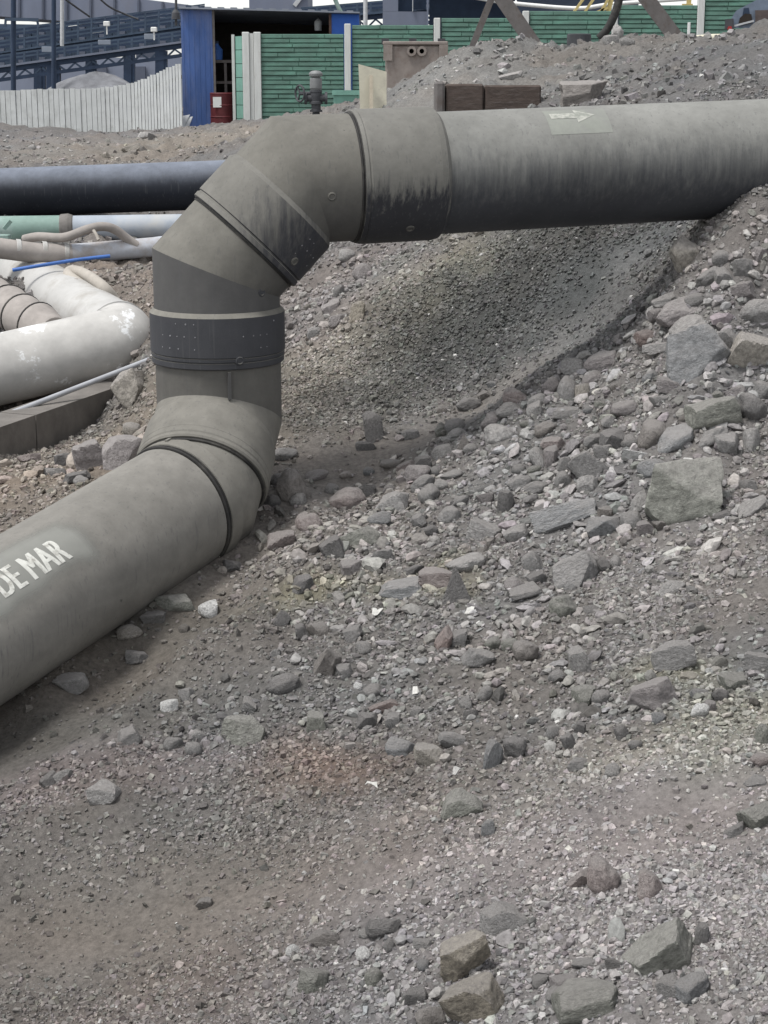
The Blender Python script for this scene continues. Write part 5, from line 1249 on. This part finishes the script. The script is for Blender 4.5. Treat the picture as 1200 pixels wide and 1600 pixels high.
 (100,1212,30,16,26,'slab','pale','pale flake leaning on the dark lump at far left'),
 (292,1087,22,20,12,'block','grey','grey cube on the ridge right of the dust hollow'),
 (265,1104,28,20,16,'block','white','white crumbly stone on the ridge at left'),
 (390,1102,28,26,18,'block','grey','grey flat block above the broad pale rock'),
 (110,1072,52,30,2,'block','grey','flat topped block in the dust beside the lower pipe'),
 (216,1028,38,20,4,'block','grey','small grey stone in the dust right of the flat topped block'),
 (202,989,38,22,8,'round','tan','tan stone with a hollow close to the lower pipe'),
 (272,945,58,24,10,'block','green','greenish stone with a flat flake beside the lower pipe'),
 (240,968,36,16,8,'block','grey','grey flat stone below the greenish one by the lower pipe'),
 (325,955,30,26,6,'block','white','white flaky stone right of the greenish one by the lower pipe'),
 (362,885,28,20,10,'block','dark','dark crumbled stone near the lower pipe ring'),
 (718,1258,62,38,30,'block','green','grey green block with a pale corner in the lower right centre'),
 (762,1296,22,26,12,'block','blue','small bluish stone below right of the grey green block'),
 (318,1413,28,18,-4,'block','brown','lone small block on fine gravel at lower left'),
 (590,1238,0,0,0,'skip','',''),
 (786,1440,64,44,-16,'block','grey','grey block behind the ochre rocks at the bottom'),
 (726,1500,78,72,14,'block','ochre','upper of the two ochre rocks at the bottom'),
 (742,1572,84,60,16,'block','ochre','lower of the two ochre rocks at the bottom edge'),
 (672,1592,44,44,0,'round','brown','brown cobble at the bottom edge left of the ochre rocks'),
 (490,1536,46,34,-6,'block','green','grey green block at the bottom left of centre'),
 (512,1468,58,22,-10,'slab','brown','brown flat rock above the grey green block at the bottom'),
 (585,1531,30,30,0,'round','green','pale green mottled cobble at the bottom'),
 (458,1487,22,17,0,'round','white','white pebble left of the brown flat rock'),
 (568,1492,24,20,-10,'round','white','white stone right of the brown flat rock'),
 (598,1452,50,26,-8,'block','dark','dark brown stone at the head of a small cluster'),
 (571,1460,22,14,0,'round','pale','pale oval beside the dark brown stone'),
 (608,1478,18,22,0,'round','grey','grey pebble under the dark brown stone'),
 (660,1478,30,18,0,'block','pale','pale angular stone left of the upper ochre rock'),
 (650,1560,40,24,12,'block','dark','dark stone left of the lower ochre rock'),
 (662,1510,20,18,0,'round','blue','blue grey pebble left of the upper ochre rock'),
 (945,1371,48,58,10,'round','pink','larger of two pinkish stones half buried in gravel'),
 (1014,1385,38,46,8,'round','pink','smaller of two pinkish stones half buried in gravel'),
 (904,1378,46,18,42,'block','pink','pink wedge left of the two half buried stones'),
 (1036,1500,112,62,38,'block','green','long tilted rock, largest at the lower right'),
 (1083,1550,60,32,36,'round','blue','smooth pale blue cobble below the long tilted rock'),
 (1048,1548,40,34,20,'block','grey','grey block between the long tilted rock and the blue cobble'),
 (918,1568,98,44,16,'block','green','broad mottled rock at the bottom right'),
 (873,1556,40,20,14,'round','grey','grey stone at the left end of the broad mottled rock'),
 (916,1508,42,14,2,'round','grey','lens shaped stone above the broad mottled rock'),
 (958,1508,24,14,0,'block','dark','dark chip right of the lens shaped stone'),
 (885,1540,44,22,12,'block','mauve','mauve flat stone above the broad mottled rock'),
 (1098,1462,22,34,0,'block','grey','grey upright chip right of the long tilted rock'),
 (845,1535,26,16,6,'block','grey','grey block right of the upper ochre rock'),
 (1188,1278,60,36,14,'block','green','grey green block at the right edge in the foreground'),
 (1150,1300,36,14,28,'slab','grey','thin grey slab left of the block at the right edge'),
 (1180,1222,40,16,14,'slab','grey','flat flake above the grey green block at the right edge'),
 # behind the lower pipe, at left
 (188,712,58,52,0,'block','mauve','smooth sided block with a flat pale top behind the lower pipe'),
 (142,716,58,46,6,'block','mauve','rough topped block left of the smooth sided one'),
 (98,720,26,20,10,'block','dark','small dark stone left of the rough topped block'),
 (84,739,36,15,2,'slab','pale','pale flat stone left of the dark broken bits'),
 (118,748,44,18,18,'slab','dark','dark broken shard in front of the rough topped block'),
 (126,753,22,16,0,'round','pale','pale pebble under the dark broken shard'),
 (20,698,40,28,0,'block','grey','grey block at the left edge behind the lower pipe'),
 (44,716,36,12,0,'slab','pink','thin pale slab below the grey block at the left edge'),
 (205,674,26,22,0,'round','tan','tan dome shaped stone beside the elbow'),
 (207,604,58,54,0,'block','tan','broken tan concrete lump at the end of the kerb'),
 (566,427,30,26,0,'round','mauve','smooth round stone on the bank behind the riser'),
 (517,480,30,24,0,'block','mauve','mauve block on the bank behind the riser'),
 (500,496,22,18,10,'block','brown','brown small stone left of the pair on the bank'),
 (527,503,28,18,4,'block','mauve','flat mauve stone below the block on the bank'),
 (490,521,24,16,10,'block','grey','grey stone lowest on the bank behind the riser'),
 (530,455,20,18,0,'block','dark','dark stone above the mauve block on the bank'),
 (543,400,24,18,0,'round','pale','pale round stone under the pipe bend'),
 (558,488,24,32,0,'block','ochre','yellowish lump on the bank behind the riser'),
 (585,672,34,52,0,'block','dark','dark crumbly clod standing at the foot of the gravel bank'),
 (572,698,30,16,10,'block','dark','dark bits at the base of the crumbly clod'),
 # far ground
 (916,148,74,36,6,'block','brown','brown boulder on the mound behind the level pipe'),
 (798,120,36,11,10,'slab','pale','pale slab lying on the mound right of the timber box'),
 (965,52,18,24,0,'block','pale','pale upright rubble lump on top of the mound'),
 (955,62,22,12,10,'block','grey','grey rubble under the pale upright lump'),
 (980,66,22,12,0,'block','pale','flat rubble right of the pale upright lump'),
 (225,212,24,13,14,'slab','pale','broken pale slab in the dirt below the white fence'),
 (238,214,14,12,0,'block','dark','dark stone right of the broken pale slab'),
 (205,232,34,10,20,'slab','tan','long tan slab low in the dirt below the white fence'),
 (50,230,12,9,0,'block','pale','pale stone in the dirt at far left'),
]
SUBS = lambda w: 5 if w >= 70 else (4 if w >= 34 else 3)
hero = 0
for i, (x, y, w, h, a, k, c, lab) in enumerate(ROCKS):
    if k == 'skip': continue
    me = rock_mesh(k, 100+i, SUBS(w)); me.materials.append(STONE[c]); nm = {'round':'cobble','block':'rock','slab':'rock_slab','pyramid':'rock'}[k]
    o = bpy.data.objects.new(nm, me); COL.objects.link(o); place(o, x, y, w, h, a, k, i); tag(o, lab, 'rock', 'loose rocks on the slope', 'thing'); hero += 1
# white scraps
M_scrap = plain('dirty_white_scrap', (.52,.51,.48), rough=.8, var=.25, scale=40, bump=.6, bscale=60)
def scrap(name, px, py, poly, lab):
    g = hit(px, py); g.z = float(HN(np.array([g.x]), np.array([g.y]))[0])+.02; s = depth_of(g)/F; n = len(poly)
    v = [Vector((g.x+a*s, g.y+b*s*.8+.0, g.z+b*s*.55+.006*math.sin(3*a))) for a, b in poly]; t = Vector((0,.001,-.003))
    m = MB(); m.add(v+[p+t for p in v], [tuple(range(n)), tuple(reversed(range(n,2*n)))]+[(i,i+n,(i+1)%n+n,(i+1)%n) for i in range(n)])
    tag(m.build(name, M_scrap), lab, 'scrap', 'white scraps')
scrap('white_scrap', 734, 964, [(-9,-8),(4,-9),(7,0),(9,9),(4,7),(1,3),(-4,0)], 'torn white scrap near the pointed triangular slab')
scrap('white_scrap', 590, 984, [(-9,-8),(0,-7),(9,4),(6,9),(0,3),(-3,8),(-8,5)], 'jagged white scrap left of centre below the yellow patch')
scrap('white_scrap', 649, 1090, [(-5,-6),(3,-7),(6,0),(3,7),(-4,6)], 'small round white scrap above the tan stone')
scrap('white_scrap', 580, 1237, [(-10,-4),(-6,0),(0,1),(6,-1),(10,-5),(9,2),(2,5),(-6,4)], 'curved white scrap right of the rusty patch')
# smaller stones that are still single stones: alike in the picture, grouped by place
ZONES = [
 (18,(640,560,1190,700),(14,30),'small grey stone in the rubble along the crest under the level pipe',1),
 (34,(560,690,1000,830),(13,26),'small stone in the band of rubble below the gully',1),
 (18,(440,800,700,960),(13,26),'small stone in the rubble between elbow and triangular slab',1),
 (16,(700,820,1180,980),(12,24),'small stone around the large wedge rock',1),
 (26,(420,980,860,1200),(11,24),'small stone in the lower middle of the slope',1),
 (16,(860,1000,1190,1180),(11,24),'small stone around the two broad grey rocks',1),
]
base_m = []
for j in range(18):
    k = ('round','block','block','slab')[j % 4]; me = rock_mesh(k, 900+j, 2); base_m.append((k, me))
left = 300-hero-4; mats = ['grey','mauve','grey','pale','dark','brown','mauve','blue','grey','green']; rz = random.Random(11)
variants = {}; seen = set()
CUTS = (' with ',' in ',' on ',' at ',' near',' left ',' right ',' below ',' above ',' under',' beside',' by ',' lying',' leaning',' touching',' tucked',' beneath',' jutting',' alone',' sunk',' perched',' pointing',' just ',' standing',' level ',' behind',' half ',' high',', ',' split',' between',' that',' resting')
def subject(lab):
    c = len(lab)
    for k in CUTS:
        j = lab.find(k)
        if j > 6: c = min(c, j)
    return lab[:c]
def small_label(px, py, w, k, mt):
    col = {'blue':'blue grey','green':'olive grey'}.get(mt, mt); shp = {'round':'rounded','block':'angular','slab':'flat'}[k]
    subs = [subject(r_[7]) for r_ in ROCKS]
    refs = sorted([(math.hypot(r_[0]-px, r_[1]-py), r_, s_) for r_, s_ in zip(ROCKS, subs) if r_[2] >= 30 and subs.count(s_) == 1 and len(s_.split()) >= 3], key=lambda t: t[0])
    for d, r_, s_ in refs:
        dx, dy = px-r_[0], py-r_[1]; rel = ('right of' if dx > 0 else 'left of') if abs(dx) > abs(dy) else ('below' if dy > 0 else 'above')
        s_ = s_[4:] if s_.startswith('the ') else s_
        lab = 'small %s %s stone %s the %s' % (col, shp, rel, s_)
        if lab not in seen and len(lab.split()) <= 16: seen.add(lab); return lab
cnt = 0; used = [(r_[0], r_[1], max(r_[2], r_[3])) for r_ in ROCKS]
for n, (x0,y0,x1,y1), (s0,s1), lab, _ in ZONES:
    for q in range(n):
        if cnt >= left: break
        for t in range(30):
            px = rz.uniform(x0,x1); py = rz.uniform(y0,y1)
            lim = 735 - (px-430)*.46            # keep out of the gully: stones lie below the crest line
            if y0 < 830 and py < lim+20: continue
            if all(abs(px-u[0]) > (u[2]*.42+6) or abs(py-u[1]) > (u[2]*.34+5) for u in used): break
        w = s0 + (s1-s0)*rz.random()**1.6; used.append((px, py, w)); k, me = base_m[rz.randrange(len(base_m))]; mt = mats[rz.randrange(len(mats))]
        key = (me.name, mt)
        if key not in variants: m2 = me.copy(); m2.materials.append(STONE[mt]); variants[key] = m2
        o = bpy.data.objects.new('stone', variants[key]); COL.objects.link(o); place(o, px, py, w, w*rz.uniform(.5,.85), rz.uniform(-10,34), k, 5000+cnt); tag(o, small_label(px, py, w, k, mt), 'stone', 'small stones lying between the rocks', 'thing'); cnt += 1
print('hero rocks', hero, 'small', cnt)
